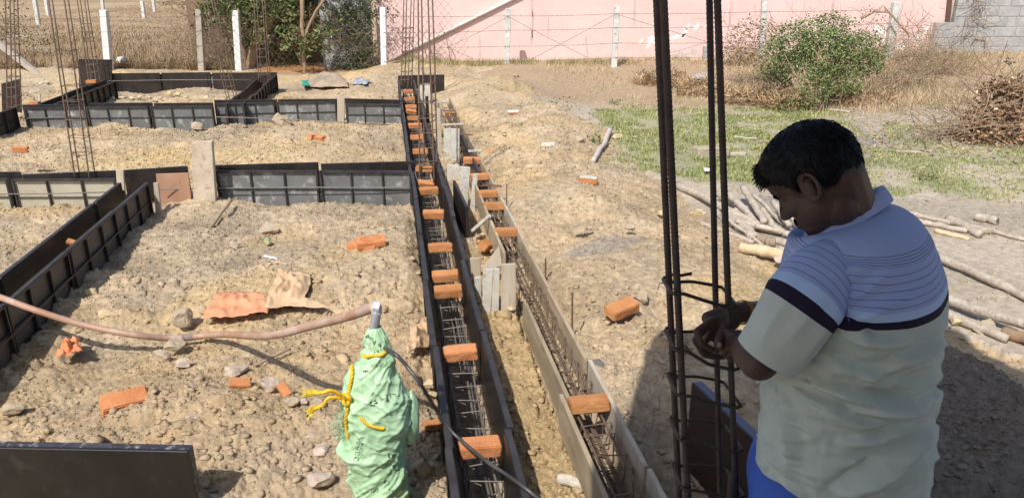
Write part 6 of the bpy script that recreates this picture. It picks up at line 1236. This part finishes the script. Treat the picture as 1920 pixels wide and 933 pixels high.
i = np.arange(NLT * NT).reshape(NLT, NT); j = np.roll(i, -1, 1); F = np.stack([i[:-1], j[:-1], j[1:], i[1:]], -1).reshape(-1, 4)
shirt = link_mesh('shirt', Vt2.reshape(-1, 3), F, M_SHIRT, man, smooth=True); shirt['label'] = 'short sleeved shirt, light blue pinstriped yoke over pale grey green, dark band between'
set_band(shirt, Vt[..., 2] - 2.048); md = shirt.modifiers.new('thick', 'SOLIDIFY'); md.thickness = .0025; md.offset = -1
# sleeves
def sleeve(axis, radii, s_band, folds=True, squash=.92):
    ax = [np.array(p) for p in spline(axis, 24)]; m = len(ax); ax = np.array(ax); d = np.gradient(ax, axis=0); seg = np.concatenate([[0], np.cumsum(np.linalg.norm(np.diff(ax, axis=0), axis=1))]); nn = 120; t2 = np.linspace(0, 2 * np.pi, nn, endpoint=False)
    r = np.interp(seg / seg[-1], np.linspace(0, 1, len(radii)), radii); out = []
    for k in range(m):
        T = Vector(d[k]).normalized(); a = T.cross(Vector((.1, 1, .1))).normalized(); b = T.cross(a); out.append(ax[k] + r[k] * (np.cos(t2)[:, None] * np.array(a) + squash * np.sin(t2)[:, None] * np.array(b)))
    V = np.array(out); c = ax[:, None, :]; nrm = V - c; nrm /= np.linalg.norm(nrm, axis=2)[..., None]
    hem_ = (seg > seg[-1] - .030)[:, None, None] * .0016; V = V + nrm * hem_
    if folds:
        dd = fold(V, nrm, [([(1545, 560), (1510, 600), (1480, 640)], 10, .006, 1.6), ([(1560, 600), (1530, 640), (1500, 680)], 9, .007, 1.8), ([(1480, 560), (1450, 600), (1425, 650)], 10, .005, 1.5), ([(1520, 530), (1560, 560), (1575, 600)], 9, .006, 1.6)]) + .003 * fbm(t2[None] * 1.4, seg[:, None] * 22, 3, 430)
        V = V + nrm * dd[..., None]
    i = np.arange(m * nn).reshape(m, nn); j = np.roll(i, -1, 1); F = np.stack([i[:-1], j[:-1], j[1:], i[1:]], -1).reshape(-1, 4)
    o = link_mesh('sleeve', V.reshape(-1, 3), F, M_SHIRT, shirt, smooth=True); s = (s_band - seg)[:, None] * np.ones(nn)[None] + .006 * np.cos(t2)[None]
    set_band(o, s); q = o.modifiers.new('thick', 'SOLIDIFY'); q.thickness = .0025; q.offset = -1; return o
sleeve([D(1572, 478, 1.475), D(1544, 512, 1.44), D(1508, 566, 1.405), D(1472, 622, 1.395), D(1438, 668, 1.395)], [.050, .074, .083, .078, .068], .150)
sleeve([SRc + UP * .02 - LDIR * -.02, SRc.lerp(ERc, .35), SRc.lerp(ERc, .62)], [.070, .078, .066], .11, False)
# collar: stand and folded leaf
cv = []; CN = 90; ths = np.linspace(np.pi / 2 + .35, np.pi / 2 + 2 * np.pi - .35, CN)
for k, (out_, dn) in enumerate([(-.010, -.010), (-.004, .010), (.003, .012), (.010, .004), (.021, -.012), (.032, -.030), (.035, -.036), (.029, -.037)]):
    for a in ths:
        rad_ = (ck_s * math.cos(a) + ck_f * ck_h * .93 * math.sin(a)); rn = rad_.normalized(); pk = .010 * max(0, math.sin(a)) ** 4 if k >= 4 else 0
        cv.append(tuple(CK + rad_ + rn * out_ + UP * (dn + .014 - pk)))
i = np.arange(8 * CN).reshape(8, CN); F = np.stack([i[:-1, :-1], i[:-1, 1:], i[1:, 1:], i[1:, :-1]], -1).reshape(-1, 4)
co = link_mesh('collar', np.array(cv), F, M_SHIRT, shirt, smooth=True); set_band(co, np.full(len(cv), .4)); md = co.modifiers.new('thick', 'SOLIDIFY'); md.thickness = .002
# side seam stitching
def nearest(px_, py_):
    X_, Y_ = topix(Vt2); d_ = (X_ - px_) ** 2 + (Y_ - py_) ** 2 + np.where(nr_[..., 1] < .2, 0, 1e6); k = np.unravel_index(np.argmin(d_), d_.shape); return Vector(Vt2[k] + nr_[k] * .0012)
mb = MB(); mb.tube([nearest(1516 - (y - 715) * .085 + 2 * math.sin(y * .05), y) for y in range(718, 930, 7)], .0016, 5); mb.build('side_seam', mat('seam', (.55, .58, .52), (.62, .64, .58), scale=40, rough=.9), shirt)
mb = MB(); mb.tube([nearest(x, y) for x, y in [(1528, 488), (1548, 500), (1562, 515), (1575, 540), (1586, 570), (1592, 595), (1594, 605)]], .0018, 5); mb.build('armhole_seam', mat('seam_blue', (.22, .30, .50), rough=.9), shirt)
# trousers
tm = MB(); prims = tm
ell(PEL + UP * .02 + FDIR * .03, LDIR * .188, FDIR * .170, UP * .17)
for sg in (1, -1):
    hip = PEL + LDIR * .085 * sg - UP * .04; kn = Vector((hip.x - .02, hip.y + .01, FEET.z + .45)) + LDIR * .02 * sg; an = Vector((kn.x + .03, kn.y - .01, FEET.z + .07)); cap(hip + FDIR * .05, kn, .118, .082); cap(kn, an, .082, .068)
tr_ = link_mesh('trousers', np.array(tm.v), tm.f, mat('blue_trousers', (.030, .095, .46), (.045, .13, .54), scale=5, rough=.7, bump=.2, bscale=30), man)
rm = tr_.modifiers.new('remesh', 'REMESH'); rm.mode = 'VOXEL'; rm.voxel_size = .012; s_ = tr_.modifiers.new('smooth', 'SMOOTH'); s_.iterations = 6; s_.factor = .6; rm.use_smooth_shade = True
tr_['label'] = 'bright blue trousers'
# orange thread round the right wrist
mb = MB(); c = WRt.lerp(Q(1364, 590, 1.685), .15); d = (WRt - ERc).normalized(); a = d.cross(UP).normalized(); b = d.cross(a)
for k in range(3): mb.tube([c - d * .004 * k + (a * math.cos(t_) + b * math.sin(t_)) * (.0285 + .001 * k) for t_ in np.linspace(0, 6.3, 20)], .0011, 4, False)
mb.build('wrist_thread', mat('orange_thread', (.55, .25, .03), (.45, .18, .03), scale=30), man)
